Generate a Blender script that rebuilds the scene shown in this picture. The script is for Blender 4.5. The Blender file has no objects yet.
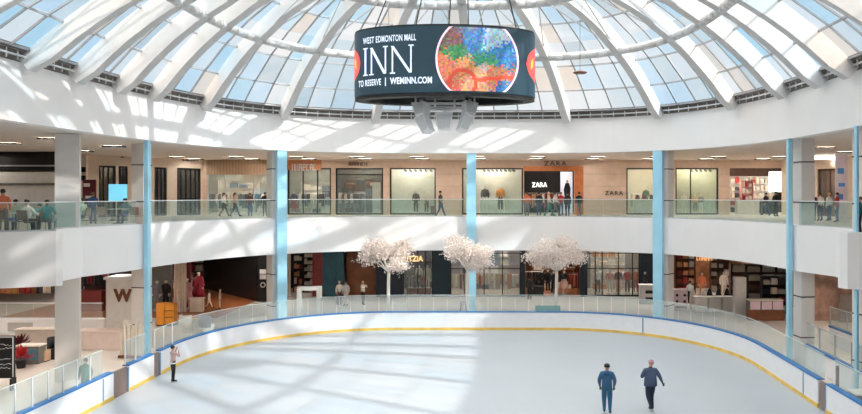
import bpy, math, random
from math import pi, sin, cos, radians as R
from mathutils import Vector, Matrix
SC = bpy.context.scene
COL = SC.collection
rnd = random.Random(7)
E = 7.6            # eye height above the ice
CX, CY, F = 503.0, 194.0, 700.0
def wx(px, Y): return (px - CX) * Y / F
def wz(py, Y): return E - (py - CY) * Y / F
F2 = 6.1           # upper floor
FB = 4.18          # underside of the balcony
BB, BT = 10.06, 12.1   # white band under the dome

# ------------------------------------------------------------ materials
MATS = {}
def lin(c):
    return tuple(((x/255)/12.92 if x/255 <= .04045 else ((x/255+.055)/1.055)**2.4) for x in c)
def mat(name, rgb, rough=.6, metal=0, noise=.06, scale=3, emit=0, spec=.5, bump=0):
    if name in MATS: return MATS[name]
    m = bpy.data.materials.new(name); m.use_nodes = True
    nt = m.node_tree; b = nt.nodes['Principled BSDF']
    c = lin(rgb)
    b.inputs['Roughness'].default_value = rough
    b.inputs['Metallic'].default_value = metal
    b.inputs['Specular IOR Level'].default_value = spec
    tc = nt.nodes.new('ShaderNodeTexCoord')
    n = nt.nodes.new('ShaderNodeTexNoise'); n.inputs['Scale'].default_value = scale; n.inputs['Detail'].default_value = 3
    nt.links.new(tc.outputs['Object'], n.inputs['Vector'])
    r = nt.nodes.new('ShaderNodeValToRGB')
    r.color_ramp.elements[0].position = .3; r.color_ramp.elements[1].position = .7
    r.color_ramp.elements[0].color = tuple(max(0, v*(1-noise)) for v in c) + (1,)
    r.color_ramp.elements[1].color = tuple(min(1, v*(1+noise)) for v in c) + (1,)
    nt.links.new(n.outputs['Fac'], r.inputs['Fac'])
    nt.links.new(r.outputs['Color'], b.inputs['Base Color'])
    if bump:
        bp = nt.nodes.new('ShaderNodeBump'); bp.inputs['Strength'].default_value = bump
        nt.links.new(n.outputs['Fac'], bp.inputs['Height']); nt.links.new(bp.outputs['Normal'], b.inputs['Normal'])
    if emit:
        b.inputs['Emission Color'].default_value = c + (1,)
        b.inputs['Emission Strength'].default_value = emit
    MATS[name] = m
    return m
def glassmat(name, tint, gloss=.1, haze=0.0, hazecol=(1,1,1)):
    m = bpy.data.materials.new(name); m.use_nodes = True; nt = m.node_tree
    nt.nodes.clear()
    o = nt.nodes.new('ShaderNodeOutputMaterial')
    t = nt.nodes.new('ShaderNodeBsdfTransparent'); t.inputs[0].default_value = tuple(tint) + (1,)
    g = nt.nodes.new('ShaderNodeBsdfGlossy'); g.inputs['Roughness'].default_value = .03
    mx = nt.nodes.new('ShaderNodeMixShader'); mx.inputs[0].default_value = gloss
    nt.links.new(t.outputs[0], mx.inputs[1]); nt.links.new(g.outputs[0], mx.inputs[2])
    out = mx
    if haze:
        d = nt.nodes.new('ShaderNodeBsdfDiffuse'); d.inputs[0].default_value = tuple(hazecol) + (1,)
        m2 = nt.nodes.new('ShaderNodeMixShader'); m2.inputs[0].default_value = haze
        nt.links.new(mx.outputs[0], m2.inputs[1]); nt.links.new(d.outputs[0], m2.inputs[2]); out = m2
    nt.links.new(out.outputs[0], o.inputs[0])
    MATS[name] = m
    return m

white = mat('white_plaster', (240, 238, 237), .7, noise=.015, scale=.7)
whitep = mat('white_paint', (236, 236, 238), .45, noise=.02)
steelw = mat('roof_steel_white', (212, 211, 210), .5, noise=.03)
muntin = mat('muntin_grey', (150, 152, 155), .5)
dgrey = mat('dark_grille', (58, 56, 54), .7)
ice = mat('ice', (174, 181, 188), .42, noise=.02, scale=.4, spec=.35)
tile = mat('concourse_tile', (222, 212, 202), .4, noise=.05, scale=.6)
tile2 = mat('upper_tile', (218, 208, 198), .4, noise=.05, scale=.6)
soffit = mat('soffit', (224, 215, 206), .7, noise=.03)
stone = mat('beige_stone', (226, 200, 180), .6, noise=.05, scale=1.2)
tan = mat('tan_panel', (232, 214, 196), .6, noise=.04)
colm = mat('column_panel', (226, 220, 215), .5, noise=.02)
joint = mat('dark_joint', (40, 38, 38), .6)
fin = mat('pale_blue_enamel', (168, 222, 246), .3, noise=.10, scale=.8)
blue = mat('blue_cap', (36, 116, 182), .4, noise=.1)
bluegrey = mat('blue_grey_joint', (110, 145, 180), .5)
yellow = mat('yellow_kick', (232, 194, 96), .5, noise=.15, scale=2)
alu = mat('aluminium', (200, 203, 205), .35, metal=.6)
taupe = mat('taupe_gate', (140, 122, 115), .6)
black = mat('black', (18, 18, 20), .5)
softblack = mat('soft_black', (32, 30, 33), .6)
navy = mat('navy', (22, 34, 48), .5)
teal = mat('teal_panel', (30, 78, 92), .45, noise=.15)
dred = mat('dark_red', (120, 42, 42), .6, noise=.1)
brownw = mat('brown_wood', (128, 78, 50), .5, noise=.2, scale=2)
orangew = mat('orange_wood', (205, 125, 75), .5, noise=.15, scale=2)
woodfl = mat('wood_floor', (178, 106, 62), .4, noise=.2, scale=2)
cream = mat('cream', (235, 222, 205), .6)
pink = mat('pink', (222, 160, 160), .6)
red = mat('red', (190, 30, 40), .6)
orange = mat('orange', (232, 150, 50), .55)
coral = mat('coral', (226, 120, 80), .55)
denim = mat('denim', (45, 80, 125), .8)
skin = mat('skin', (205, 155, 130), .55)
skin2 = mat('skin_dark', (140, 95, 70), .55)
hairb = mat('hair_black', (25, 20, 18), .5)
hairn = mat('hair_brown', (90, 55, 35), .5)
hairw = mat('hair_blond', (215, 180, 130), .5)
skyblue = mat('coat_blue', (52, 92, 128), .8)
slate = mat('coat_slate', (66, 82, 108), .8)
slate2 = mat('trousers_slate', (38, 48, 68), .8)
greyc = mat('grey_cloth', (130, 130, 135), .8)
greend = mat('green_cloth', (60, 120, 95), .8)
tealc = mat('teal_cloth', (60, 150, 150), .8)
maroon = mat('maroon', (95, 25, 40), .7)
chairm = mat('chair_brown', (150, 120, 108), .6)
lampm = mat('lamp_warm', (255, 244, 228), .5, emit=14)
shopfill = mat('shop_fill', (255, 242, 226), .5, emit=38)
railglass = glassmat('rail_glass', (.86, .955, .935), .06, .04, (.85, .95, .92))
rinkglass = glassmat('rink_glass', (.92, .96, .95), .08, .10, (.93, .95, .94))
shopglass = glassmat('shop_glass', (.93, .96, .95), .08, .05, (.85, .9, .88))

# wall lined with courses of stone, wood boards
def boards(name, rgb, vert=True, w=.35, rough=.5, dark=.6):
    m = mat(name, rgb, rough)
    nt = m.node_tree; b = nt.nodes['Principled BSDF']
    tc = nt.nodes.new('ShaderNodeTexCoord'); wv = nt.nodes.new('ShaderNodeTexWave')
    wv.wave_type = 'BANDS'; wv.bands_direction = 'X' if vert else 'Z'; wv.wave_profile = 'SAW'
    wv.inputs['Scale'].default_value = .314/w*1.0
    nt.links.new(tc.outputs['Object'], wv.inputs['Vector'])
    rp = nt.nodes.new('ShaderNodeValToRGB'); rp.color_ramp.interpolation = 'CONSTANT'
    rp.color_ramp.elements[0].color = (dark, dark, dark, 1); rp.color_ramp.elements[1].color = (1, 1, 1, 1)
    rp.color_ramp.elements[1].position = .12
    mx = nt.nodes.new('ShaderNodeMix'); mx.data_type = 'RGBA'; mx.blend_type = 'MULTIPLY'; mx.inputs[0].default_value = 1
    old = b.inputs['Base Color'].links[0].from_socket
    nt.links.new(wv.outputs['Color'], rp.inputs[0]); nt.links.new(old, mx.inputs[6]); nt.links.new(rp.outputs[0], mx.inputs[7])
    nt.links.new(mx.outputs[2], b.inputs['Base Color'])
    return m
slatm = boards('timber_slats', (190, 160, 130), True, .22, dark=.45)
stonem = boards('stone_courses', (228, 203, 184), False, .9, dark=.9)

# skylight glass: each pane its own tint, standing in for differing reflections
def skyglass():
    m = bpy.data.materials.new('skylight_glass'); m.use_nodes = True; nt = m.node_tree; nt.nodes.clear()
    o = nt.nodes.new('ShaderNodeOutputMaterial')
    t = nt.nodes.new('ShaderNodeBsdfTransparent'); g = nt.nodes.new('ShaderNodeBsdfGlossy'); g.inputs['Roughness'].default_value = .05
    gi = nt.nodes.new('ShaderNodeNewGeometry'); cr = nt.nodes.new('ShaderNodeValToRGB'); cr.color_ramp.interpolation = 'CONSTANT'
    cols = [(.0, (.74, .89, 1.)), (.16, (.93, .95, .97)), (.36, (.62, .84, .97)), (.46, (.98, .97, .96)), (.62, (.80, .87, .90)),
            (.76, (.95, .84, .75)), (.84, (.72, .79, .83)), (.92, (.88, .95, 1.))]
    e = cr.color_ramp.elements
    e[0].position = 0; e[0].color = cols[0][1] + (1,); e[1].position = cols[1][0]; e[1].color = cols[1][1] + (1,)
    for p, c in cols[2:]:
        k = e.new(p); k.color = c + (1,)
    nt.links.new(gi.outputs['Random Per Island'], cr.inputs[0]); nt.links.new(cr.outputs[0], t.inputs[0])
    mx = nt.nodes.new('ShaderNodeMixShader'); mx.inputs[0].default_value = .07
    nt.links.new(t.outputs[0], mx.inputs[1]); nt.links.new(g.outputs[0], mx.inputs[2]); nt.links.new(mx.outputs[0], o.inputs[0])
    return m
skylight = skyglass()

# ------------------------------------------------------------ mesh builder
class MB:
    def __init__(s): s.v = []; s.f = []
    def add(s, vs, fs):
        o = len(s.v); s.v += [tuple(v) for v in vs]; s.f += [tuple(i+o for i in f) for f in fs]; return s
    def box(s, x0, x1, y0, y1, z0, z1):
        vs = [(x, y, z) for z in (z0, z1) for x, y in ((x0, y0), (x1, y0), (x1, y1), (x0, y1))]
        return s.add(vs, [(3,2,1,0), (4,5,6,7), (0,1,5,4), (1,2,6,5), (2,3,7,6), (3,0,4,7)])
    def obox(s, c, d, w, t, z0, z1):
        """box centred on c=(x,y), long axis along unit d, length w, thickness t"""
        dx, dy = d; nx, ny = -dy, dx
        P = [(c[0]+dx*w/2*a+nx*t/2*b, c[1]+dy*w/2*a+ny*t/2*b) for a, b in ((-1,-1), (1,-1), (1,1), (-1,1))]
        vs = [(p[0], p[1], z) for z in (z0, z1) for p in P]
        return s.add(vs, [(3,2,1,0), (4,5,6,7), (0,1,5,4), (1,2,6,5), (2,3,7,6), (3,0,4,7)])
    def tube(s, p0, p1, r0, r1=None, n=8):
        r1 = r0 if r1 is None else r1
        p0, p1 = Vector(p0), Vector(p1); d = (p1-p0)
        if d.length < 1e-6: return s
        d.normalize(); a = d.orthogonal().normalized(); b = d.cross(a)
        vs = [p + (a*cos(2*pi*i/n) + b*sin(2*pi*i/n))*r for p, r in ((p0, r0), (p1, r1)) for i in range(n)]
        fs = [(i, (i+1) % n, n+(i+1) % n, n+i) for i in range(n)] + [tuple(range(n-1, -1, -1)), tuple(range(n, 2*n))]
        return s.add(vs, fs)
    def lathe(s, prof, c=(0,0,0), n=16):
        vs = [(c[0]+r*cos(2*pi*i/n), c[1]+r*sin(2*pi*i/n), c[2]+z) for r, z in prof for i in range(n)]
        m = len(prof)
        fs = [(k*n+i, k*n+(i+1) % n, (k+1)*n+(i+1) % n, (k+1)*n+i) for k in range(m-1) for i in range(n)]
        fs += [tuple(range(n-1, -1, -1)), tuple((m-1)*n+i for i in range(n))]
        return s.add(vs, fs)
    def sweep(s, path, prof, closed=False):
        """path: [(x,y,nx,ny[,dz])], prof: [(outward,z)] closed polygon"""
        m = len(prof); n = len(path)
        vs = [(p[0]+p[2]*o, p[1]+p[3]*o, z+(p[4] if len(p) > 4 else 0)) for p in path for o, z in prof]
        fs = []
        for i in range(n if closed else n-1):
            j = (i+1) % n
            for k in range(m):
                l = (k+1) % m; fs.append((i*m+k, j*m+k, j*m+l, i*m+l))
        if not closed: fs += [tuple(range(m)), tuple((n-1)*m+k for k in range(m-1, -1, -1))]
        return s.add(vs, fs)
    def ball(s, c, r, n=8):
        rx, ry, rz = r if hasattr(r, '__len__') else (r, r, r)
        prof = [(sin(pi*k/n), -cos(pi*k/n)) for k in range(1, n)]
        vs = [(c[0]+a*rx*cos(2*pi*i/n), c[1]+a*ry*sin(2*pi*i/n), c[2]+b*rz) for a, b in prof for i in range(n)]
        vs += [(c[0], c[1], c[2]-rz), (c[0], c[1], c[2]+rz)]
        L = (n-1)*n
        fs = [(k*n+i, k*n+(i+1) % n, (k+1)*n+(i+1) % n, (k+1)*n+i) for k in range(n-2) for i in range(n)]
        fs += [(L, (i+1) % n, i) for i in range(n)] + [((n-2)*n+i, (n-2)*n+(i+1) % n, L+1) for i in range(n)]
        return s.add(vs, fs)
    def build(s, name, m, parent=None, world=False, smooth=False):
        me = bpy.data.meshes.new(name)
        off = Vector(parent.location) if (world and parent) else Vector((0,0,0))
        if world and parent and parent.parent: off += Vector(parent.parent.location)
        me.from_pydata([tuple(Vector(v)-off) for v in s.v], [], s.f)
        me.validate(); me.update()
        me.materials.append(m)
        if smooth:
            for p in me.polygons: p.use_smooth = True
        o = bpy.data.objects.new(name, me); COL.objects.link(o)
        if parent: o.parent = parent
        return o
def fixnormals(o):
    import bmesh
    bm = bmesh.new(); bm.from_mesh(o.data); bmesh.ops.recalc_face_normals(bm, faces=bm.faces); bm.to_mesh(o.data); bm.free(); return o
LABELS = set()
def tag(o, label, cat, group=None, kind=None):
    if label: o['label'] = label
    if cat: o['category'] = cat
    if group: o['group'] = group
    if kind: o['kind'] = kind
    return o
def thing(name, label, cat, loc=(0,0,0), rotz=0, group=None, kind=None):
    o = bpy.data.objects.new(name, None); COL.objects.link(o); o.empty_display_size = .2
    o.location = loc; o.rotation_euler = (0, 0, rotz)
    return tag(o, label, cat, group, kind)
def struct(name, mb, m, label=None, world=True):
    o = mb.build(name, m); o['kind'] = 'structure'
    if label: o['label'] = label
    return fixnormals(o)
def dup(root, loc, rotz=None, label=None, group=None):
    r = root.copy(); COL.objects.link(r); r.location = loc
    if rotz is not None: r.rotation_euler = (0, 0, rotz)
    if label: r['label'] = label
    if group: r['group'] = group
    for ch in list(root.children):
        c = ch.copy(); COL.objects.link(c); c.parent = r
        for g in list(ch.children):
            d = g.copy(); COL.objects.link(d); d.parent = c
    return r
def textmesh(txt, h, ext=.02, spacing=1.0, bold=0.0):
    cu = bpy.data.curves.new('t', 'FONT'); cu.body = txt; cu.size = h*1.37; cu.extrude = ext; cu.space_character = spacing; cu.offset = bold*h
    cu.align_x = 'CENTER'; cu.resolution_u = 3
    o = bpy.data.objects.new('t', cu); COL.objects.link(o)
    dg = bpy.context.evaluated_depsgraph_get(); me = bpy.data.meshes.new_from_object(o.evaluated_get(dg))
    vs = [tuple(v.co) for v in me.vertices]; fs = [tuple(p.vertices) for p in me.polygons]
    bpy.data.objects.remove(o); bpy.data.meshes.remove(me); bpy.data.curves.remove(cu)
    return vs, fs
def sign(txt, px0, px1, py0, py1, Y, m, label, ext=.03, spacing=1.0, name='store_sign', bold=.005, rotz=0, cat='sign'):
    h = (py1-py0)*Y/F; w = (px1-px0)*Y/F
    vs, fs = textmesh(txt, h, ext, spacing, bold)
    xs = [v[0] for v in vs]; W0 = max(xs)-min(xs); mid = (max(xs)+min(xs))/2; k = w/W0
    zmin = min(v[1] for v in vs); zmax = max(v[1] for v in vs); kz = h/(zmax-zmin)
    mb = MB(); mb.add([((v[0]-mid)*k, v[2] if False else -v[2], (v[1]-zmin)*kz) for v in vs], fs)
    o = mb.build(name, m); o.location = (wx((px0+px1)/2, Y), Y, wz(py1, Y)); o.rotation_euler = (0, 0, rotz)
    return tag(o, label, cat)

# ------------------------------------------------------------ the atrium ring
AX, AY, A_, B_ = -1.8, 25.0, 14.7, 17.1
def ringraw(n=2400, e=2/3.0):
    P = []
    for i in range(n):
        th = pi/2 - 2*pi*i/n
        c, s = cos(th), sin(th)
        P.append((AX + A_*math.copysign(abs(c)**e, c), AY + B_*math.copysign(abs(s)**e, s)))
    return P
RAW = ringraw()
CUM = [0]
for i in range(len(RAW)):
    a, b = RAW[i], RAW[(i+1) % len(RAW)]; CUM.append(CUM[-1]+math.hypot(a[0]-b[0], a[1]-b[1]))
PER = CUM[-1]
import bisect
def ringpt(s):
    s %= PER; i = min(bisect.bisect_right(CUM, s)-1, len(RAW)-1)
    a, b = RAW[i], RAW[(i+1) % len(RAW)]; L = CUM[i+1]-CUM[i]; t = (s-CUM[i])/L if L else 0
    return (a[0]+(b[0]-a[0])*t, a[1]+(b[1]-a[1])*t)
def ringn(s):
    a, b = ringpt(s-.4), ringpt(s+.4); d = math.hypot(b[0]-a[0], b[1]-a[1])
    tx, ty = (b[0]-a[0])/d, (b[1]-a[1])/d
    return (-ty, tx)                      # clockwise walk: the left hand is outward
def rp(s, off=0):
    p = ringpt(s); n = ringn(s); return (p[0]+n[0]*off, p[1]+n[1]*off, n[0], n[1])
def ring_s_at(px, ymin=21):
    best = None
    for k in range(-600, 601):
        s = k*PER/1200*.62
        p = ringpt(s)
        if p[1] < ymin: continue
        e = abs(CX+F*p[0]/p[1]-px)
        if best is None or e < best[0]: best = (e, s)
    return best[1]
NR = 180
# band below the dome
struct('trim_1', MB().sweep([rp(PER*i/NR) for i in range(NR)], [(0, BB), (.5, BB), (.5, BT), (0, BT)], True), white, 'white plaster band round the foot of the glass dome')
# roof slab / upper ceiling outside the ring
XL, XR, YN, YF = -42.0, 42.0, -9.0, 60.0
def boxhit(p, n):
    c = (AX, AY); d = (p[0]-c[0], p[1]-c[1]); t = 1e9
    if d[0] > 1e-6: t = min(t, (XR-c[0])/d[0])
    if d[0] < -1e-6: t = min(t, (XL-c[0])/d[0])
    if d[1] > 1e-6: t = min(t, (YF-c[1])/d[1])
    if d[1] < -1e-6: t = min(t, (YN-c[1])/d[1])
    return (c[0]+d[0]*t, c[1]+d[1]*t)
def annulus(path, z0, z1, closed=True):
    mb = MB(); n = len(path); vs = []
    for p in path:
        q = boxhit(p, None)
        vs += [(p[0], p[1], z0), (p[0], p[1], z1), (q[0], q[1], z0), (q[0], q[1], z1)]
    fs = []
    for i in range(n if closed else n-1):
        j = (i+1) % n
        fs += [(4*i, 4*j, 4*j+2, 4*i+2), (4*i+1, 4*i+3, 4*j+3, 4*j+1), (4*i, 4*i+1, 4*j+1, 4*j), (4*i+2, 4*j+2, 4*j+3, 4*i+3)]
    mb.add(vs, fs); return mb
ROOFP = [rp(PER*i/NR, .45) for i in range(NR)]
struct('ceiling', annulus(ROOFP, BB+.02, BB+.4), soffit, 'beige ceiling over the upper level')

# balcony edge
OFF = .34
edge = []
s_r = ring_s_at(823)
sR = None
for k in range(0, 700):
    s = k*.05
    if ringpt(s)[1] < 31: sR = s; break
for i in range(0, 61):
    edge.append(rp(-sR + 2*sR*i/60, OFF))
def addpts(pts):
    out = []
    for i, p in enumerate(pts):
        a = pts[max(0, i-1)]; b = pts[min(len(pts)-1, i+1)]
        d = math.hypot(b[0]-a[0], b[1]-a[1]); out.append((p[0], p[1], -(b[1]-a[1])/d, (b[0]-a[0])/d))
    return out
leftpts = [(-24, 1.2), (-24, 8), (-24, 15), (-24, 21.6), (-19.2, 24.9), (-16.6, 26.0), (-16.45, 26.15), (-17.3, 27.1), (-17.35, 28.9)]
rightpts = [(13.75, 29.0), (13.6, 26.9), (12.3, 25.7), (12.25, 25.5), (12.4, 25.2), (15.2, 24.2), (20, 21.6), (20, 15), (20, 8), (20, 1.2)]
edgepath = [(p[0], p[1]) for p in edge]
allp = leftpts + edgepath + rightpts
EDGE = addpts(allp)
struct('trim_2', MB().sweep(EDGE, [(0, FB), (.3, FB), (.3, F2+.12), (0, F2+.12)]), white, 'smooth white edge of the upper balcony')
mb = annulus([(p[0]+p[2]*.25, p[1]+p[3]*.25) for p in EDGE], FB+.04, F2)
# close the near side behind the camera
struct('floor_upper', mb, tile2, 'beige tiled floor of the upper level')
struct('floor_upper', MB().box(-24, 20, YN, 1.2, FB, F2), tile2, 'floor of the near balcony')
# shell
struct('wall_left', MB().box(XL-.3, XL, YN, YF, 0, BB+.4), tan)
struct('wall_right', MB().box(XR, XR+.3, YN, YF, 0, BB+.4), tan)
struct('wall_back', MB().box(XL, XR, YF, YF+.3, 0, BB+.4), tan)
struct('wall_front', MB().box(XL, XR, YN-.3, YN, 0, BB+.4), tan)
struct('floor', MB().box(XL, XR, YN, YF, -.3, -.02), tile, 'pale tiled concourse floor around the rink')

# ------------------------------------------------------------ the dome
def D(s, t, dz=0):
    p = ringpt(s); return (AX+(p[0]-AX)*t, AY+(p[1]-AY)*t, BT + 5.0*(1-t**3) + dz)
dome = thing('window_1', 'great glazed dome of white steel ribs over the rink', None, (AX, AY, BT), kind='structure')
RIBS = [ring_s_at(p) for p in (22, 72, 115, 150, 203, 282, 375, 470, 568, 661, 736, 788, 826, 856)]
gap = PER-(RIBS[-1]-RIBS[0]); ngap = int(round(gap/4.6))
RIBS += [RIBS[13]+gap*i/ngap for i in range(1, ngap)]
RIBS.sort(); NB = len(RIBS); RIBS.append(RIBS[0]+PER)
def bay(b, f):
    s0, s1 = RIBS[b % NB], RIBS[b % NB+1]; return s0+(s1-s0)*f
def nsub(b):
    w = RIBS[b+1]-RIBS[b]; return 4 if w > 4.2 else (3 if w > 2.6 else 2)
ts = [1, .975, .9, .8, .7, .6, .5, .4, .3, .2, .1]
# panes
mb = MB()
for b in range(NB):
    NSUB = nsub(b)
    for k in range(NSUB):
        s0 = bay(b, k/NSUB); s1 = bay(b, (k+1)/NSUB)
        for i in range(1, len(ts)-1):
            mb.add([D(s0, ts[i], .12), D(s1, ts[i], .12), D(s1, ts[i+1], .12), D(s0, ts[i+1], .12)], [(0, 1, 2, 3)])
mb.build('glass_panes', skylight, dome, True)
mb = MB()   # upstand with open grille at the foot of the glass
for b in range(NB):
    NSUB = nsub(b)
    for k in range(NSUB*2):
        s0 = bay(b, k/NSUB/2); s1 = bay(b, (k+1)/NSUB/2)
        a, c = D(s0, 1.0, .02), D(s1, 1.0, .02)
        for zz in (.16, .36):
            p0 = D(s0, .985, 0); p1 = D(s1, .985, 0)
            mb.tube((p0[0], p0[1], BT+zz), (p1[0], p1[1], BT+zz), .045, n=4)
        p0 = D(s0, .985, 0); mb.tube((p0[0], p0[1], BT), (p0[0], p0[1], BT+.4), .03, n=4)
mb.build('foot_rail', alu, dome, True)
mb = MB()
for i in range(NR):
    s0 = PER*i/NR; s1 = PER*(i+1)/NR
    a, c, d, e = D(s0, 1.0), D(s1, 1.0), D(s1, .975, .12), D(s0, .975, .12)
    mb.add([a, c, d, e], [(0, 1, 2, 3)])
up = mb.build('upstand', mat('upstand_brown_grey', (110, 102, 96), .7, noise=.35, scale=1.5), dome, True)
# muntins + transoms
mb = MB()
for b in range(NB):
    NSUB = nsub(b)
    for k in range(1, NSUB):
        s = bay(b, k/NSUB)
        for i in range(1, len(ts)-2): mb.tube(D(s, ts[i], .05), D(s, ts[i+1], .05), .05, n=4)
mb.build('muntin', muntin, dome, True)
mb = MB()
for i, t in enumerate(ts[1:-1]):
    if abs(t-.7) < .01 or abs(t-.4) < .01: continue
    for b in range(NB*4):
        mb.tube(D(bay(b//4, b % 4/4), t, .04), D(bay(b//4, (b % 4+1)/4), t, .04), .055, n=4)
mb.build('transom', muntin, dome, True)
for t, r in ((.7, .2), (.4, .2), (.1, .2)):
    mb = MB()
    for i in range(NB*4):
        mb.tube(D(bay(i//4, i % 4/4), t, -.62), D(bay(i//4, (i % 4+1)/4), t, -.62), r, n=8)
    mb.build('ring_beam', mat('beam_grey', (205, 205, 205), .5), dome, True, True)
# ribs
for b in range(NB):
    s = RIBS[b]
    mb = MB(); p = ringpt(s); d = math.hypot(p[0]-AX, p[1]-AY); u = ((p[0]-AX)/d, (p[1]-AY)/d); n = (-u[1], u[0])
    tt = [1-.05*i for i in range(19)]
    vs = []; W = .2
    for t in tt:
        x, y, z = D(s, t)
        dep = .78 if t < .99 else .5
        for sg, dz in ((-1, -dep+.2), (1, -dep+.2), (1, .08), (-1, .08)):
            k = -.35*(dz < 0)*(1 if t > .6 else .4)
            vs.append((x+n[0]*W*sg+u[0]*k, y+n[1]*W*sg+u[1]*k, z+dz))
    fs = []
    for i in range(len(tt)-1):
        for k in range(4): fs.append((i*4+k, i*4+(k+1) % 4, (i+1)*4+(k+1) % 4, (i+1)*4+k))
    fs += [(0, 1, 2, 3), tuple(len(vs)-4+k for k in (3, 2, 1, 0))]
    mb.add(vs, fs); fixnormals(mb.build('rib', steelw, dome, True))
mb = MB()
for i in range(48):
    mb.add([D(PER*i/48, .1, .12), D(PER*(i+1)/48, .1, .12), D(0, 0, .12)], [(0, 1, 2)])
mb.build('crown_plate', steelw, dome, True)
# thin tie rods between ribs and ring beam
mb = MB()
for b in range(NB):
    mb.tube(D(bay(b, 0), .7, -.5), D(bay(b, .5), .4, -.3), .03, n=4)
    mb.tube(D(bay(b, 1), .7, -.5), D(bay(b, .5), .4, -.3), .03, n=4)
mb.build('tie_rod', alu, dome, True)

# ------------------------------------------------------------ pillars
def column(c, nrm, z0, z1, label, w=1.0, joints=True):
    root = thing('pillar', label, None, (c[0], c[1], z0), kind='structure')
    t = (-nrm[1], nrm[0])
    MB().obox(c, t, w, w*.95, z0, z1).build('shaft', colm, root, True)
    mb = MB()
    for z in (3.0, 5.0, 9.0, 7.2, 1.2): 
        if z0 < z < z1 and joints: mb.obox(c, t, w+.02, w*.95+.02, z, z+.05)
    if joints: mb.build('panel_joint', joint, root, True)
    return root
def finpillar(p, nrm, label, w=.66, th=.26):
    root = thing('pillar', label, None, (p[0], p[1], 0), kind='structure')
    t = (-nrm[1], nrm[0])
    MB().obox(p, t, w, th, 0, BB).build('fin', fin, root, True)
    MB().obox(p, t, w+.12, .4, 0, .25).build('foot', alu, root, True)
for px, lab in ((151, 'at the left bend of the rink'), (283, 'left of the blossom trees'), (471, 'behind the middle blossom tree'), (657, 'right of the blossom trees'), (786, 'at the right bend of the rink')):
    s = ring_s_at(px); p = rp(s, .17)
    finpillar(p, (p[2], p[3]), 'pale blue glossy fin rising past the balcony '+lab, .56 if 200 < px < 700 else .2, .26 if 200 < px < 700 else .2)
    q = rp(s, .86)
    if px == 151: q = (-17.8, 34.5, q[2], q[3])
    # the column stands just outside the balcony edge
    column((q[0], q[1]), (q[2], q[3]), -.02, BB, 'square panelled column behind the blue fin '+lab, (.85 if 200 < px < 700 else .66) if px != 471 else .5)
finpillar((12.75, 25.55-.3), (.5, .2), 'pale blue glossy fin on the right promontory of the balcony', .22, .2)
column((14.0, 26.6), (.9, .3), -.02, BB, 'square panelled column on the right promontory', 1.0)
column((-17.95, 28.9), (-.45, .9), -.02, BB, 'broad white column at the left food court corner', .85, False)

# upper balustrade in runs
def cumpath(path):
    L = [0]
    for a, b in zip(path, path[1:]): L.append(L[-1]+math.hypot(a[0]-b[0], a[1]-b[1]))
    return L
def along(path, L, d):
    i = min(max(bisect.bisect_right(L, d)-1, 0), len(path)-2); t = (d-L[i])/(L[i+1]-L[i])
    a, b = path[i], path[i+1]; ln = math.hypot(b[0]-a[0], b[1]-a[1])
    return (a[0]+(b[0]-a[0])*t, a[1]+(b[1]-a[1])*t, (b[0]-a[0])/ln, (b[1]-a[1])/ln)
def balustrade(path, z, label, h=1.08, pane=1.5, gm=railglass, cap=whitep, post=True, thick=.02, caph=.035, capw=.06, name='glass_balustrade', cat='railing', group=None):
    L = cumpath(path); c0 = path[len(path)//2]
    root = thing(name, label, cat, (c0[0], c0[1], z), group=group)
    n = max(1, int(round(L[-1]/pane)))
    for i in range(n):
        a = along(path, L, L[-1]*i/n+.02); b = along(path, L, L[-1]*(i+1)/n-.02)
        m = ((a[0]+b[0])/2, (a[1]+b[1])/2); ln = math.hypot(b[0]-a[0], b[1]-a[1])
        if ln < .05: continue
        MB().obox(m, ((b[0]-a[0])/ln, (b[1]-a[1])/ln), ln, thick, z+.03, z+h-.01).build('glass_pane', gm, root, True)
    pts = [along(path, L, L[-1]*i/(n*2)) for i in range(n*2+1)]
    sw = [(p[0], p[1], -p[3], p[2]) for p in pts]
    fixnormals(MB().sweep(sw, [(-capw/2, z+h-caph), (capw/2, z+h-caph), (capw/2, z+h), (-capw/2, z+h)]).build('handrail', cap, root, True))
    fixnormals(MB().sweep(sw, [(-.03, z), (.03, z), (.03, z+.06), (-.03, z+.06)]).build('base_channel', alu, root, True))
    if post:
        for i in range(0, n+1):
            p = along(path, L, min(L[-1]*i/n, L[-1]-.01)); MB().obox((p[0], p[1]), (p[2], p[3]), .04, .05, z, z+h-caph).build('post', alu, root, True)
    return root
ZB = F2+.12
def ringrun(s0, s1, off=OFF+.14, n=24): return [rp(s0+(s1-s0)*i/n, off)[:2] for i in range(n+1)]
S = [ring_s_at(p) for p in (150, 283, 471, 657, 786)]
balustrade([(-17.5, 27.25), (-17.5, 28.9)]+ringrun(-sR+.1, S[0]-.3, n=10), ZB, 'glass balustrade beside the food court tables', post=False)
balustrade(ringrun(S[0]+.5, S[1]-.5), ZB, 'curved glass balustrade at the back left of the upper balcony', post=False)
balustrade(ringrun(S[1]+.5, S[2]-.5), ZB, 'glass balustrade before the clothes shop windows left of the middle fin', post=False)
balustrade(ringrun(S[2]+.5, S[3]-.5), ZB, 'glass balustrade in front of the dark shop entrance, upper level', post=False)
balustrade(ringrun(S[3]+.5, S[4]-.5), ZB, 'curved glass balustrade at the back right of the upper balcony', post=False)
balustrade(ringrun(S[4]+.3, sR-.1, n=10)+[(13.9, 29.0), (13.75, 27.1)], ZB, 'glass balustrade right of the right bend fin, upper level', post=False)
balustrade([(-23.9, 21.8), (-19.2, 25.0), (-16.7, 26.15)], ZB, 'glass balustrade on the left promontory in front of seated diners', post=False)
balustrade([(13.1, 25.15), (15.3, 24.35), (19.9, 21.8)], ZB, 'glass balustrade on the right promontory of the balcony', post=False)

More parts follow.
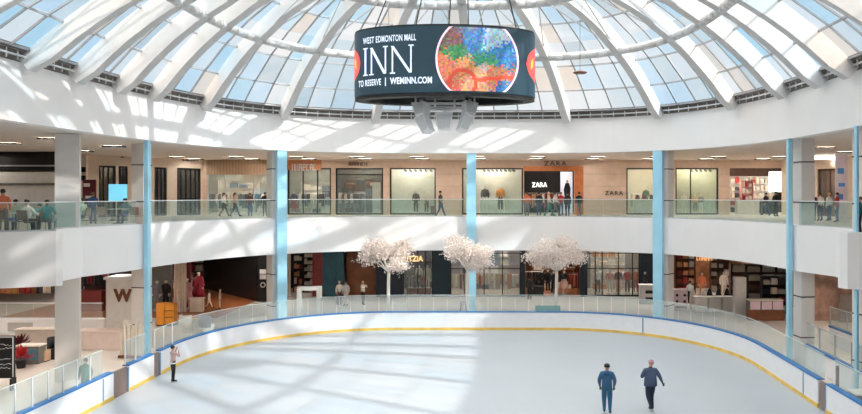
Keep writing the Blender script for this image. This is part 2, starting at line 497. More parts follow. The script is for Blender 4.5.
# ------------------------------------------------------------ rink
RX0, RX1, RY1, RY0, RR = -14.4, 11.2, 39.1, 4.0, 8.5
def rinkpath():
    P = []
    def arc(cx, cy, a0, a1, n=16):
        for i in range(n+1):
            a = R(a0+(a1-a0)*i/n); P.append((cx+RR*cos(a), cy+RR*sin(a), cos(a), sin(a)))
    P.append((RX0, RY0+RR, -1, 0))
    for y in range(14, 30, 1): P.append((RX0, float(y), -1, 0))
    arc(RX0+RR, RY1-RR, 180, 90)
    for i in range(1, 8): P.append((RX0+RR+(RX1-RX0-2*RR)*i/8, RY1, 0, 1))
    arc(RX1-RR, RY1-RR, 90, 0)
    for y in range(29, 13, -1): P.append((RX1, float(y), 1, 0))
    P.append((RX1, RY0+RR, 1, 0))
    return P
RP = rinkpath()
def icepoly():
    pts = [(p[0]+p[2]*.02, p[1]+p[3]*.02) for p in RP]
    for i in range(0, 17): a = R(0-90*i/16); pts.append((RX1-RR+RR*cos(a), RY0+RR+RR*sin(a)))
    for i in range(0, 17): a = R(-90-90*i/16); pts.append((RX0+RR+RR*cos(a), RY0+RR+RR*sin(a)))
    mb = MB(); n = len(pts)
    vs = [(p[0], p[1], 0) for p in pts]+[(p[0], p[1], -.02) for p in pts]
    mb.add(vs, [tuple(range(n))]); mb.add([], []); return mb
o = icepoly().build('ice_sheet', ice); tag(o, 'white ice sheet of the skating rink', None, kind='structure'); fixnormals(o)
if o.data.polygons[0].normal.z < 0: o.data.flip_normals()
pth = [(p[0], p[1]) for p in RP]; LR = cumpath(pth)
def dist_at(x=None, y=None, left=True):
    best = None
    for i in range(4000):
        d = LR[-1]*i/4000; q = along(pth, LR, d)
        if (q[0] < AX) != left: continue
        e = abs(q[1]-y)
        if best is None or e < best[0]: best = (e, d)
    return best[1]
rink = thing('rink_barrier', 'white rink boards with yellow kick plate, blue cap and glass', 'rink barrier', (AX, RY1, 0))
gates = [(dist_at(y=25.9), dist_at(y=26.9)), (dist_at(y=28.9), dist_at(y=29.4)), (dist_at(y=24.9, left=False), dist_at(y=24.3, left=False))]
gates = [tuple(sorted(g)) for g in gates]
cuts = [0, dist_at(y=25.2)] + [g for q in gates for g in q]
cuts += [dist_at(y=37.6, left=False), dist_at(y=26.1, left=False), dist_at(y=21.5, left=False), LR[-1]]
cuts = sorted(cuts)
def seg(a, b, step=.6):
    n = max(1, int((b-a)/step)); out = []
    for i in range(n+1):
        q = along(pth, LR, min(a+(b-a)*i/n, LR[-1]-1e-4)); out.append((q[0], q[1], -q[3], q[2]))
    return out
for a, b in zip(cuts, cuts[1:]):
    if b-a < .1: continue
    if any(abs(a-g[0]) < 1e-6 and abs(b-g[1]) < 1e-6 for g in gates):
        g = seg(a+.04, b-.04, .3)
        fixnormals(MB().sweep(g, [(.04, .0), (.12, 0), (.12, .98), (.04, .98)]).build('gate', taupe, rink, True)); continue
    g = seg(a+.015, b-.015)
    fixnormals(MB().sweep(g, [(0, .14), (.12, .14), (.12, .985), (0, .985)]).build('board_panel', whitep, rink, True))
    fixnormals(MB().sweep(g, [(-.02, .0), (.12, 0), (.12, .14), (-.02, .14)]).build('kick_plate', yellow, rink, True))
    fixnormals(MB().sweep(g, [(-.02, .985), (.24, .985), (.24, 1.03), (-.02, 1.03)]).build('cap_rail', blue, rink, True))
    q = along(pth, LR, a)
    MB().obox((q[0]-q[3]*.05, q[1]+q[2]*.05), (q[2], q[3]), .07, .13, 0.0, .94).build('joint_post', bluegrey, rink, True)
# glass panes above the boards
ng = int(LR[-1]/.76)
for i in range(ng):
    a = along(pth, LR, LR[-1]*i/ng); b = along(pth, LR, LR[-1]*(i+1)/ng-.01)
    m = ((a[0]+b[0])/2-(a[3])*.14, (a[1]+b[1])/2+a[2]*.14); ln = math.hypot(b[0]-a[0], b[1]-a[1])
    md = (LR[-1]*(i+.5)/ng)
    if any(g[0]-.1 < md < g[1]+.1 for g in gates): continue
    if abs(a[1]) < 17: continue
    nx, ny = -(b[1]-a[1])/ln, (b[0]-a[0])/ln
    m = ((a[0]+b[0])/2+nx*.15, (a[1]+b[1])/2+ny*.15)
    p = MB().obox(m, ((b[0]-a[0])/ln, (b[1]-a[1])/ln), ln-.012, .015, 1.03, 1.93).build('glass_pane', rinkglass, rink, True)
    MB().obox(m, ((b[0]-a[0])/ln, (b[1]-a[1])/ln), ln-.002, .022, 1.925, 1.945).build('pane_edge', mat('glass_edge', (214, 228, 226), .3), p, False)
    if a[1] < 31 and a[0] < AX:
        c = (a[0]+nx*.15, a[1]+ny*.15); MB().obox(c, ((b[0]-a[0])/ln, (b[1]-a[1])/ln), .035, .05, 1.03, 1.93).build('post', whitep, rink, True)
for o in [o for o in COL.objects if o.name.startswith('pane_edge')]:
    off = rink.location
    o.data.transform(Matrix.Translation(-off))

# second barriers outside the rink
def barrier2(pts, label):
    root = balustrade(pts, .95, label, h=.95, pane=1.5, gm=rinkglass, name='glass_barrier', cat='barrier', cap=alu)
    L = cumpath(pts); q = [along(pts, L, L[-1]*i/8) for i in range(9)]; sw = [(p[0], p[1], -p[3], p[2]) for p in q]
    fixnormals(MB().sweep(sw, [(-.06, 0), (.06, 0), (.06, .86), (-.06, .86)]).build('wall_panel', whitep, root, False))
    fixnormals(MB().sweep(sw, [(-.1, .86), (.1, .86), (.1, .95), (-.1, .95)]).build('cap_rail', blue, root, False))
    for n in ('wall_panel', 'cap_rail'):
        o = root.children[-2 if n == 'wall_panel' else -1]
    for o in root.children:
        if o.name.startswith(('wall_panel', 'cap_rail')): o.data.transform(Matrix.Translation(-Vector(root.location)))
    return root
barrier2([(13.5, 31.2), (13.5, 24.4)], 'white low wall with blue cap and glass parallel to the right boards')
barrier2([(16.6, 35.5), (16.8, 30), (17.0, 24.4)], 'outermost glass screen on a white wall at the far right of the concourse')

# ------------------------------------------------------------ people
from mathutils import geometry as _g
def sub(a, b): return Vector(a)-Vector(b)
def skinned(verts, edges, radii, root=0, level=1):
    me = bpy.data.meshes.new('sk'); me.from_pydata(verts, edges, [])
    o = bpy.data.objects.new('sk', me); COL.objects.link(o)
    md = o.modifiers.new('skin', 'SKIN'); md.use_smooth_shade = True; md.branch_smoothing = .4
    layer = me.skin_vertices[0] if len(me.skin_vertices) else None
    for i, r in enumerate(radii):
        layer.data[i].radius = r if hasattr(r, '__len__') else (r, r)
        layer.data[i].use_root = (i == root)
    sm = o.modifiers.new('sub', 'SUBSURF'); sm.levels = level; sm.render_levels = level
    dg = bpy.context.evaluated_depsgraph_get(); out = bpy.data.meshes.new_from_object(o.evaluated_get(dg))
    bpy.data.objects.remove(o); bpy.data.meshes.remove(me)
    return out
POSES = {
 'stand': {},
 'walk': dict(kneeL=(.1, -.14, .5), ankL=(.1, -.3, .1), toeL=(.1, -.5, .1), kneeR=(-.1, .04, .5), ankR=(-.1, .32, .14), toeR=(-.1, .16, .04),
              elL=(.24, .1, 1.16), wrL=(.23, .06, .92), elR=(-.24, -.1, 1.16), wrR=(-.22, -.26, .98)),
 'sit': dict(off=-.43, kneeL=(.12, -.44, .93), ankL=(.12, -.46, .52), toeL=(.12, -.64, .47), kneeR=(-.12, -.44, .93), ankR=(-.12, -.38, .52), toeR=(-.12, -.56, .47),
             elL=(.25, -.1, 1.2), wrL=(.16, -.34, 1.16), elR=(-.25, -.1, 1.2), wrR=(-.16, -.34, 1.16), pel=(0, .02, .93)),
 'crouch': dict(off=-.55, kneeL=(.14, -.38, 1.0), ankL=(.14, -.2, .62), toeL=(.14, -.38, .58), kneeR=(-.14, -.38, 1.0), ankR=(-.14, -.2, .62), toeR=(-.14, -.38, .58),
             elL=(.22, -.22, 1.2), wrL=(.1, -.42, 1.1), elR=(-.22, -.22, 1.2), wrR=(-.1, -.42, 1.1), chest=(0, -.1, 1.3), neck=(0, -.14, 1.47), head=(0, -.17, 1.6)),
 'pockets': dict(elL=(.27, .05, 1.16), wrL=(.24, -.03, .93), elR=(-.27, .05, 1.16), wrR=(-.24, -.03, .93), kneeL=(.1, -.06, .5), ankL=(.09, -.02, .11), toeL=(.1, -.2, .05),
             kneeR=(-.1, .0, .5), ankR=(-.1, .1, .11), toeR=(-.13, -.08, .05)),
 'stride': dict(elR=(-.3, .06, 1.18), wrR=(-.42, .0, .95), elL=(.29, -.02, 1.17), wrL=(.24, -.2, 1.12), kneeL=(.08, -.04, .5), ankL=(.0, .1, .15), toeL=(.03, -.08, .08),
             kneeR=(-.06, -.1, .5), ankR=(-.08, -.04, .1), toeR=(-.09, -.22, .05), head=(-.03, -.03, 1.63)),
 'armsup': dict(elL=(.2, -.22, 1.3), wrL=(.05, -.2, 1.5), elR=(-.2, -.2, 1.2), wrR=(-.05, -.27, 1.35), kneeL=(.05, -.02, .5), ankL=(.03, .02, .1), toeL=(.05, -.16, .05),
             kneeR=(-.05, -.03, .5), ankR=(-.04, .0, .1), toeR=(-.06, -.18, .05)),
 'phone': dict(elL=(.23, -.05, 1.16), wrL=(.12, -.28, 1.24), elR=(-.24, .02, 1.14), wrR=(-.24, -.03, .9)),
}
BASE = dict(pel=(0,0,.95), spine=(0,0,1.13), chest=(0,.0,1.33), neck=(0,.01,1.49), head=(0,0,1.63),
            shL=(.18,.0,1.41), elL=(.235,.02,1.14), wrL=(.24,-.04,.9), shR=(-.18,.0,1.41), elR=(-.235,.02,1.14), wrR=(-.24,-.04,.9),
            hipL=(.09,0,.9), kneeL=(.1,-.02,.5), ankL=(.1,.03,.1), toeL=(.11,-.16,.04), hipR=(-.09,0,.9), kneeR=(-.1,-.02,.5), ankR=(-.1,.03,.1), toeR=(-.11,-.16,.04))
BC = {}
def bodymesh(pose, bulk, level, fingers):
    key = (pose, bulk, level, fingers)
    if key in BC: return BC[key]
    J = dict(BASE); P = dict(POSES[pose]); off = P.pop('off', 0); J.update(P)
    names = ['pel', 'spine', 'chest', 'neck', 'head', 'shL', 'elL', 'wrL', 'shR', 'elR', 'wrR', 'hipL', 'kneeL', 'ankL', 'toeL', 'hipR', 'kneeR', 'ankR', 'toeR']
    rad = dict(pel=(.15*bulk, .115*bulk), spine=(.14*bulk, .11*bulk), chest=(.165*bulk, .12*bulk), neck=.055, head=.082, sh=.07*bulk, el=.052*bulk, wr=.033, hip=.09*bulk, knee=.062*bulk**.9, ank=.044*bulk**.7, toe=.035)
    V = [Vector(J[n])+Vector((0, 0, off)) for n in names]
    Rr = [rad.get(n, rad.get(n[:-1])) for n in names]
    ix = {n: i for i, n in enumerate(names)}
    Ed = [('pel','spine'),('spine','chest'),('chest','neck'),('neck','head'),('chest','shL'),('shL','elL'),('elL','wrL'),('chest','shR'),('shR','elR'),('elR','wrR'),
          ('pel','hipL'),('hipL','kneeL'),('kneeL','ankL'),('ankL','toeL'),('pel','hipR'),('hipR','kneeR'),('kneeR','ankR'),('ankR','toeR')]
    E_ = [(ix[a], ix[b]) for a, b in Ed]
    cls = {('pel','spine'):'top',('spine','chest'):'top',('chest','neck'):'top',('neck','head'):'skin',('chest','shL'):'top',('chest','shR'):'top',('shL','elL'):'top',('shR','elR'):'top',
           ('elL','wrL'):'fore',('elR','wrR'):'fore',('pel','hipL'):'bot',('pel','hipR'):'bot',('hipL','kneeL'):'bot',('hipR','kneeR'):'bot',('kneeL','ankL'):'shin',('kneeR','ankR'):'shin',('ankL','toeL'):'shoe',('ankR','toeR'):'shoe'}
    seglist = [(V[ix[a]].copy(), V[ix[b]].copy(), cls[(a, b)]) for a, b in Ed]
    # heel, crown of the head, palms
    top = V[ix['head']]; nk = V[ix['neck']]; u = (top-nk).normalized()
    V.append(top+u*.065+Vector((0, .012, 0))); Rr.append(.072); E_.append((ix['head'], len(V)-1)); seglist.append((top.copy(), V[-1].copy(), 'skin'))
    for sd in 'LR':
        e, w_ = V[ix['el'+sd]], V[ix['wr'+sd]]; dirn = (w_-e).normalized()
        V.append(w_+dirn*.075); Rr.append((.036, .02)); E_.append((ix['wr'+sd], len(V)-1)); pi_ = len(V)-1
        seglist.append((w_.copy(), w_+dirn*.2, 'skin'))
        if fingers:
            sidev = dirn.cross(Vector((0, 1, .2))).normalized(); 
            if sidev.length < .1: sidev = Vector((1, 0, 0))
            nrm = dirn.cross(sidev)
            for k, ln in enumerate((.072, .082, .077, .06)):
                b0 = V[pi_]+sidev*(-.03+.02*k)+dirn*.012; V.append(b0); Rr.append(.0095); E_.append((pi_, len(V)-1))
                V.append(b0+dirn*ln*.5+nrm*.006); Rr.append(.009); E_.append((len(V)-2, len(V)-1))
                V.append(b0+dirn*ln*.9+nrm*.03); Rr.append(.008); E_.append((len(V)-2, len(V)-1))
            V.append(w_+dirn*.04+sidev*-.045); Rr.append(.011); E_.append((pi_, len(V)-1))
            V.append(w_+dirn*.085+sidev*-.062+nrm*.02); Rr.append(.009); E_.append((len(V)-2, len(V)-1))
        a, t = V[ix['ank'+sd]], V[ix['toe'+sd]]
        V.append(a+Vector((0, .05, -.045))); Rr.append(.035); E_.append((ix['ank'+sd], len(V)-1)); seglist.append((a.copy(), V[-1].copy(), 'shoe'))
    me = skinned(V, E_, Rr, 0, level)
    # nose, ears joined to the same mesh
    H = top
    add = MB(); add.ball((H.x, H.y-.088, H.z), (.014, .022, .024), 6)
    for sg in (-1, 1): add.ball((H.x+sg*.083, H.y+.005, H.z), (.012, .022, .032), 6)
    vs = [tuple(v.co) for v in me.vertices]; fs = [tuple(p.vertices) for p in me.polygons]; n0 = len(vs); nf0 = len(fs)
    fs += [tuple(i+n0 for i in f) for f in add.f]; vs += add.v
    zmin = min(v[2] for v in vs); vs = [(v[0], v[1], v[2]-zmin) for v in vs]
    seglist = [(a-Vector((0,0,zmin)), b-Vector((0,0,zmin)), c) for a, b, c in seglist]
    lab = []
    for k, f in enumerate(fs):
        if k >= nf0: lab.append('skin'); continue
        c = Vector((0,0,0))
        for i in f: c += Vector(vs[i])
        c /= len(f); best = None
        for a, b, cl in seglist:
            ab = b-a; t = max(0, min(1, (c-a).dot(ab)/max(ab.length_squared, 1e-9))); dd = (c-(a+ab*t)).length
            if cl == 'skin': dd -= .012
            if best is None or dd < best[0]: best = (dd, cl)
        lab.append('top' if best[1] == 'skin' and nk.z-zmin-.25 < c.z < nk.z-zmin+.035 and math.hypot(c.x-nk.x, c.y-nk.y) < .2 else best[1])
    bpy.data.meshes.remove(me)
    BC[key] = (vs, fs, lab, H-Vector((0, 0, zmin))); return BC[key]
PEOPLE = []
def person(label, x, y, z, face, pose='stand', top=greyc, bot=denim, sk=skin, hair=hairb, shoe=black, style='short', h=1.72, bulk=1.2, level=1, fingers=False, short_sleeves=False, bare_shins=False, dress=None, gloves=None, name='person', cat='person', group=None):
    """face: heading in degrees, 0 = facing the camera, 180 = back to the camera"""
    vs, fs, lab, H = bodymesh(pose, bulk, level, fingers)
    k = h/1.75
    root = thing(name, label, cat, (x, y, z), R(face), group)
    me = bpy.data.meshes.new('body'); me.from_pydata([(v[0]*k, v[1]*k, v[2]*k) for v in vs], [], fs)
    mats = [top, bot, sk, shoe]
    for m in mats: me.materials.append(m)
    mi = dict(top=0, bot=1, skin=2, shoe=3, fore=2 if short_sleeves else 0, shin=2 if bare_shins else 1)
    if gloves: me.materials.append(gloves)
    for p, l in zip(me.polygons, lab):
        p.material_index = mi[l]; p.use_smooth = True
        if gloves and l == 'skin' and p.center.z < 1.28: p.material_index = 4
    o = bpy.data.objects.new('body', me); COL.objects.link(o); o.parent = root
    H = H*k
    if hair:
        mb = MB()
        cz = H.z+.035*k
        if style == 'short':
            mb.ball((H.x, H.y+.018*k, cz), (.094*k, .097*k, .092*k), 10)
            o2 = mb; hn = 'hair'
        elif style == 'long':
            mb.ball((H.x, H.y+.02*k, cz), (.1*k, .1*k, .095*k), 10)
            mb.ball((H.x, H.y+.075*k, H.z-.1*k), (.1*k, .05*k, .17*k), 8); hn = 'hair'
        elif style == 'bun':
            mb.ball((H.x, H.y+.02*k, cz), (.095*k, .097*k, .092*k), 10); mb.ball((H.x, H.y+.09*k, cz+.06*k), .045*k, 8); hn = 'hair'
        elif style == 'cap':
            mb.lathe([(.102*k, -.01*k), (.105*k, .03*k), (.085*k, .085*k), (.03*k, .11*k)], (H.x, H.y+.01*k, cz-.02*k), 12)
            mb.box(H.x-.07*k, H.x+.07*k, H.y-.19*k, H.y-.06*k, cz-.02*k, cz-.005*k); hn = 'cap'
        elif style == 'helmet':
            mb.ball((H.x, H.y+.01*k, cz), (.12*k, .135*k, .11*k), 12)
            hn = 'hair'
        mb.build(hn, hair, root, smooth=True)
    if style != 'none' and level > 1 or fingers:
        e = MB()
        for sg in (-1, 1): e.ball((H.x+sg*.032*k, H.y-.078*k, H.z+.012*k), .011*k, 6)
        e.build('eyes', black, root)
    if dress:
        mb = MB(); mb.lathe([(.34*k, .42*k), (.28*k, .7*k), (.2*k, 1.0*k), (.19*k, 1.1*k)], (0, 0, 0), 14); mb.build('skirt', dress, root, smooth=True)
    PEOPLE.append(root); return root
def at(px, Y): return wx(px, Y), Y

# skaters
x, y = at(607, 24.2)
p1 = person('skater in a blue hooded jacket and dark cap, back turned, hands in pockets', x, y, .03, 172, 'pockets', skyblue, mat('trousers_blue', (42, 92, 125), .8), hair=black, style='cap', shoe=black, h=1.74, bulk=1.45, level=2, fingers=True, gloves=black)
mb = MB(); mb.ball((0, .1, 1.40), (.13, .07, .1), 10); mb.build('hood', skyblue, p1, smooth=True)
x, y = at(650.5, 24.5)
p2 = person('skater in a long slate coat and pale pink hat striding away across the ice', x, y, .03, 185, 'stride', slate, slate2, hair=mat('pink_hat', (190, 140, 150), .7), style='short', h=1.8, bulk=1.35, level=2, fingers=True, gloves=black)
mb = MB(); mb.lathe([(.235, .86), (.235, .98), (.22, 1.15), (.2, 1.36)], (0, 0, 0), 16)
o = mb.build('coat_skirt', slate, p2, smooth=True); o.scale = (1, .72, 1)
x, y = at(173, 28.2)
p3 = person('slim girl skating alone near the left boards, pale top and black shorts', x, y, .03, 150, 'armsup', mat('pale_top', (205, 170, 165), .7), black, hair=hairb, style='bun', h=1.5, bulk=.86, level=2, fingers=True, short_sleeves=True, bare_shins=False)
MB().lathe([(.125, .74), (.13, .79)], (0, 0, 0), 14).build('belt', whitep, p3)
for p in (p1, p2, p3):
    for o in [c for c in p.children if c.name.startswith('body')]:
        vs = [v.co for v in o.data.vertices]
        for sg in (-1, 1):
            q = [v for v in vs if v.z < .1 and v.x*sg > 0]
            if not q: continue
            cx = sum(v.x for v in q)/len(q); y0 = min(v.y for v in q); y1 = max(v.y for v in q); zb = min(v.z for v in q)
            MB().box(cx-.006, cx+.006, y0-.02, y1+.03, zb-.035, zb+.012).build('skate_blade', alu, p)

# ------------------------------------------------------------ hanging screen
sc_Y = 25.0; scx = wx(445, sc_Y)
scr = thing('hanging_screen', 'oval hanging LED screen advertising an inn, dark with a round photo panel', 'scoreboard', (scx, sc_Y, 11.02))
SA, SB = 3.22, 1.5; Z0, Z1 = 11.02, 13.26
scrm = mat('screen_dark_teal', (30, 56, 68), .4, emit=.55, noise=.25, scale=.5)
def scrw(x): # y of the front face at local x
    return -SB*math.sqrt(max(0, 1-(x/SA)**2))
def ell(n=72, k=1.0): 
    P = []
    for i in range(n):
        a = 2*pi*i/n; P.append((scx+SA*k*cos(a), sc_Y+SB*k*sin(a), cos(a)/SA/math.hypot(cos(a)/SA, sin(a)/SB), sin(a)/SB/math.hypot(cos(a)/SA, sin(a)/SB)))
    return P
fixnormals(MB().sweep(ell(), [(-.3, Z0), (0, Z0), (0, Z1), (-.3, Z1)], True).build('display', scrm, scr, True, False))
fixnormals(MB().sweep(ell(), [(-.42, Z0-.12), (-.02, Z0-.12), (-.02, Z0-.005), (-.42, Z0-.005)], True).build('lower_rim', black, scr, True))
fixnormals(MB().sweep(ell(), [(-.3, Z1+.003), (-.02, Z1+.003), (-.02, Z1+.06), (-.3, Z1+.06)], True).build('upper_rim', softblack, scr, True))
mb = MB()
for a in range(0, 360, 30):
    c, s_ = cos(R(a)), sin(R(a)); mb.tube((scx+SA*.9*c, sc_Y+SB*.8*s_, Z0+.05), (scx, sc_Y, Z0+.25), .045, n=4)
mb.tube((scx-SA*.85, sc_Y, Z0+.3), (scx+SA*.85, sc_Y, Z0+.3), .08, n=6)
mb.box(scx-.7, scx+.7, sc_Y-.5, sc_Y+.5, Z0+.0, Z0+.45)
mb.build('inner_truss', softblack, scr, True)
fixnormals(MB().sweep(ell(), [(-.5, Z0-.1), (-.31, Z0-.1), (-.31, Z1), (-.5, Z1)], True).build('inner_lining', black, scr, True))
lettm = mat('screen_letters', (214, 224, 240), .4, emit=.75)
def px2l(px):
    x = wx(px, sc_Y)-scx
    for _ in range(12): x = max(-3.2, min(3.2, wx(px, sc_Y+scrw(x))-scx))
    return x
def onscreen(vs, off=.012):
    return [(v[0], scrw(v[0])-off-v[2]*.3, v[1]) for v in vs]
def scrtext(txt, pxa, pxb, za, zb, sp=1.0, bold=.03, lean=0):
    vs, fs = textmesh(txt, zb-za, .008, sp, bold)
    x0, x1 = px2l(pxa), px2l(pxb); a = min(v[0] for v in vs); b = max(v[0] for v in vs); c = min(v[1] for v in vs); d_ = max(v[1] for v in vs)
    out = [(x0+(v[0]-a)/(b-a)*(x1-x0), za+(v[1]-c)/(d_-c)*(zb-za)+lean*((v[0]-a)/(b-a)), v[2]) for v in vs]
    return MB().add(onscreen(out), fs)
H_ = Z1-Z0
m = scrtext('WEST EDMONTON MALL', 363, 416, H_*.78, H_*.88, 1.1)
m.build('lettering', lettm, scr)
m = scrtext('TO RESERVE', 358.5, 381, H_*.13, H_*.23, 1.05); m.build('lettering', lettm, scr)
m = scrtext('|', 385, 386, H_*.11, H_*.24); m.build('lettering', lettm, scr)
m = scrtext('WEMINN.COM', 390, 432, H_*.13, H_*.235, 1.05, .045); m.build('lettering', lettm, scr)
# INN in light roman capitals
mb = MB()
def poly(pts):
    n = 10
    # subdivide a thin quad along its length so that it follows the curve
    (ax, az), (bx, bz), (cx_, cz_), (dx, dz) = pts
    V = []
    for i in range(n+1):
        t = i/n
        V.append((ax+(dx-ax)*t, az+(dz-az)*t, 0)); V.append((bx+(cx_-bx)*t, bz+(cz_-bz)*t, 0))
    Fb = onscreen(V, .012); Ff = onscreen(V, .03)
    o = len(Fb); fs = [(2*i, 2*i+1, 2*i+3, 2*i+2) for i in range(n)]
    mb.add(Ff, fs); mb.add(Fb, [f[::-1] for f in fs])
zb, zt = H_*.30, H_*.71
def vstroke(x, w): poly([(x-w/2, zb), (x+w/2, zb), (x+w/2, zt), (x-w/2, zt)])
def serif(x, z, w=.26, t=.035): poly([(x-w/2, z-t), (x-w/2, z+t), (x+w/2, z+t), (x+w/2, z-t)])
xi = px2l(365.5); vstroke(xi, .07); serif(xi, zb, .18, .02); serif(xi, zt, .18, .02)
for a, b in ((371.5, 385.5), (392.5, 411)):
    xa, xb = px2l(a), px2l(b)
    vstroke(xa, .05); vstroke(xb, .05); serif(xa, zb, .18, .02); serif(xb, zt, .18, .02)
    poly([(xa-.06, zt), (xa+.04, zt), (xb+.025, zb), (xb-.075, zb)])
mb.build('large_lettering', lettm, scr)
# round photo: a bird's-eye view of pools and slides, in patches of colour
cxl = (px2l(437.5)+px2l(517))/2; rw = (px2l(517)-px2l(437.5))/2; zc = H_*.5; rz = H_*.62
N = 44
V = []; Fc = []; cols = []
rq = random.Random(3)
blobs = [((.0, .55), .34, (40, 120, 190)), ((.35, .45), .3, (150, 195, 215)), ((-.1, .3), .22, (25, 95, 170)), ((.5, .15), .3, (30, 120, 190)), ((-.45, .15), .22, (30, 120, 60)),
         ((-.6, .5), .2, (110, 70, 60)), ((0, .0), .2, (30, 140, 100)), ((.35, .0), .2, (40, 150, 90)), ((-.35, -.2), .3, (232, 130, 70)), ((-.6, -.35), .26, (222, 96, 60)),
         ((0, -.5), .35, (238, 160, 110)), ((.4, -.4), .3, (230, 120, 80)), ((.6, -.65), .2, (30, 100, 190)), ((.15, -.2), .18, (190, 170, 150)), ((-.15, .75), .25, (90, 110, 160)), ((.4, .75), .3, (190, 210, 225))]
for i in range(N):
    for j in range(N):
        u0 = -1+2*i/N; v0 = -1+2*j/N; uc, vc = u0+1/N, v0+1/N
        zz = zc+vc*rz
        if uc*uc+vc*vc > 1 or not (.06 < zz < H_-.05): continue
        best = min(blobs, key=lambda b: math.hypot(uc-b[0][0]+rq.uniform(-.09, .09), vc-b[0][1]+rq.uniform(-.09, .09))/b[1])
        c = [max(5, min(245, k*.72+42+rq.uniform(-30, 30))) for k in best[2]]
        if abs(math.hypot(uc+.38, vc+.6)-.33) < .05: c = [215, 80, 55]
        if abs(vc+.5-.12*uc) < .05 and uc > -.1: c = [235, 85, 60]
        q = [(cxl+u*rw, zc+v*rz, 0) for u, v in ((u0, v0), (u0+2/N, v0), (u0+2/N, v0+2/N), (u0, v0+2/N))]
        o = len(V); V += onscreen(q, .02); Fc.append((o, o+1, o+2, o+3)); cols.append(lin(c))
me = bpy.data.meshes.new('round_photo'); me.from_pydata(V, [], Fc)
at_ = me.color_attributes.new('Col', 'FLOAT_COLOR', 'CORNER')
for p, c in zip(me.polygons, cols):
    for li in p.loop_indices: at_.data[li].color = c+(1,)
pm = bpy.data.materials.new('screen_photo'); pm.use_nodes = True; b = pm.node_tree.nodes['Principled BSDF']
an = pm.node_tree.nodes.new('ShaderNodeAttribute'); an.attribute_name = 'Col'
pm.node_tree.links.new(an.outputs['Color'], b.inputs['Base Color']); pm.node_tree.links.new(an.outputs['Color'], b.inputs['Emission Color']); b.inputs['Emission Strength'].default_value = .3
me.materials.append(pm); o = bpy.data.objects.new('round_photo', me); COL.objects.link(o); o.parent = scr
def ringstrip(cxl, rw, rz, t, off, m, nm, u0=0, u1=360):
    mb = MB(); n = 90; V = []
    for i in range(n+1):
        a = R(u0+(u1-u0)*i/n)
        for k in (1, 1+t): 
            x_, z_ = cxl+rw*k*cos(a), max(.05, min(H_-.04, zc+rz*k*sin(a))); V.append((x_, z_, 0))
    fs = [(2*i, 2*i+1, 2*i+3, 2*i+2) for i in range(n)]
    mb.add(onscreen(V, off), fs); mb.build(nm, m, scr)
ringstrip(cxl, rw, rz, .05, .024, mat('screen_pink_line', (238, 205, 220), .4, emit=.7), 'photo_border')
for sgn, nm in ((-1, 'left'), (1, 'right')):
    mb = MB(); xx = [3.21, 3.17, 3.1, 3.0, 2.93, 2.88]; hh = [.62, .58, .5, .38, .24, 0.02]
    V = []
    for x_, h_ in zip(xx, hh): V += [(sgn*x_, zc-h_, 0), (sgn*x_, zc+h_, 0)]
    mb.add(onscreen(V, .02), [(2*i, 2*i+1, 2*i+3, 2*i+2) for i in range(len(xx)-1)])
    mb.build('side_photo', mat('screen_coral', (214, 84, 80), .4, emit=.7, noise=.5, scale=4), scr)
    mb = MB(); V = [(sgn*3.14, zc-.05, 0), (sgn*3.14, zc+.25, 0), (sgn*3.04, zc-.2, 0), (sgn*3.06, zc+.1, 0)]
    mb.add(onscreen(V, .03), [(0, 1, 3, 2)]); mb.build('side_photo_detail', mat('screen_gold', (240, 180, 60), .4, emit=.7), scr)
# cables
mb = MB()
for dx, dy in ((-2.6, 0), (2.6, 0), (-.9, -1.3), (.9, -1.3), (0, 1.4)):
    mb.tube((scx+dx, sc_Y+dy*.95, Z1), (AX+dx*.6, sc_Y+dy*.5, 16.6), .022, n=5)
mb.build('suspension_cable', dgrey, scr, True)
# loudspeakers below
spk = mat('speaker_white', (244, 244, 244), .5); spg = mat('speaker_mesh', (216, 217, 218), .7, noise=.15, scale=30)
cl = thing('speaker_cluster_frame', 'white steel frame carrying the loudspeakers under the oval screen', 'frame', (scx, sc_Y, 10.5))
mb = MB(); Ys = sc_Y
mb.box(scx-1.15, scx+1.15, Ys-.1, Ys+.1, Z0-.42, Z0-.32); mb.box(scx-1.15, scx+1.15, Ys-.45, Ys-.38, Z0-.28, Z0-.2)
for dx in (-1.05, -.35, .35, 1.05): mb.tube((scx+dx, Ys, Z0-.4), (scx+dx, Ys, Z0+.02), .035); mb.tube((scx+dx, Ys, Z0-.28), (scx+dx, Ys-.42, Z0-.24), .03)
mb.build('frame_bars', spk, cl, True)
def speaker(px, py0, py1, w, yaw, tilt, label):
    Y = 24.7; h = (py1-py0)*Y/F; x = wx(px, Y); z = wz(py1, Y)
    r = thing('loudspeaker', label, 'speaker', (x, Y, z), group='white loudspeakers under the screen'); r.rotation_euler = (0, R(tilt), R(yaw))
    mb = MB(); vs = []
    for z_, k in ((0, .72), (h, 1)):
        vs += [(-w/2*k, -.22, z_), (w/2*k, -.22, z_), (w/2*.75*k, .25, z_), (-w/2*.75*k, .25, z_)]
    mb.add(vs, [(3,2,1,0), (4,5,6,7), (0,1,5,4), (1,2,6,5), (2,3,7,6), (3,0,4,7)]); mb.build('cabinet', spk, r)
    mb = MB(); k0, k1 = .76, .94; mb.add([(-w/2*k0*.86, -.235, h*.1), (w/2*k0*.86, -.235, h*.1), (w/2*k1*.9, -.235, h*.9), (-w/2*k1*.9, -.235, h*.9)], [(0,1,2,3)])
    mb.build('mesh_front', spg, r)
    MB().box(-.05, .05, -.03, .03, h, h+.12).build('bracket', alu, r)
speaker(444.5, 113, 130, .62, 0, 0, 'middle white loudspeaker of the lower row, facing the camera')
speaker(429, 113, 132, .42, -25, -28, 'slanted white loudspeaker left of the middle one, lower row')
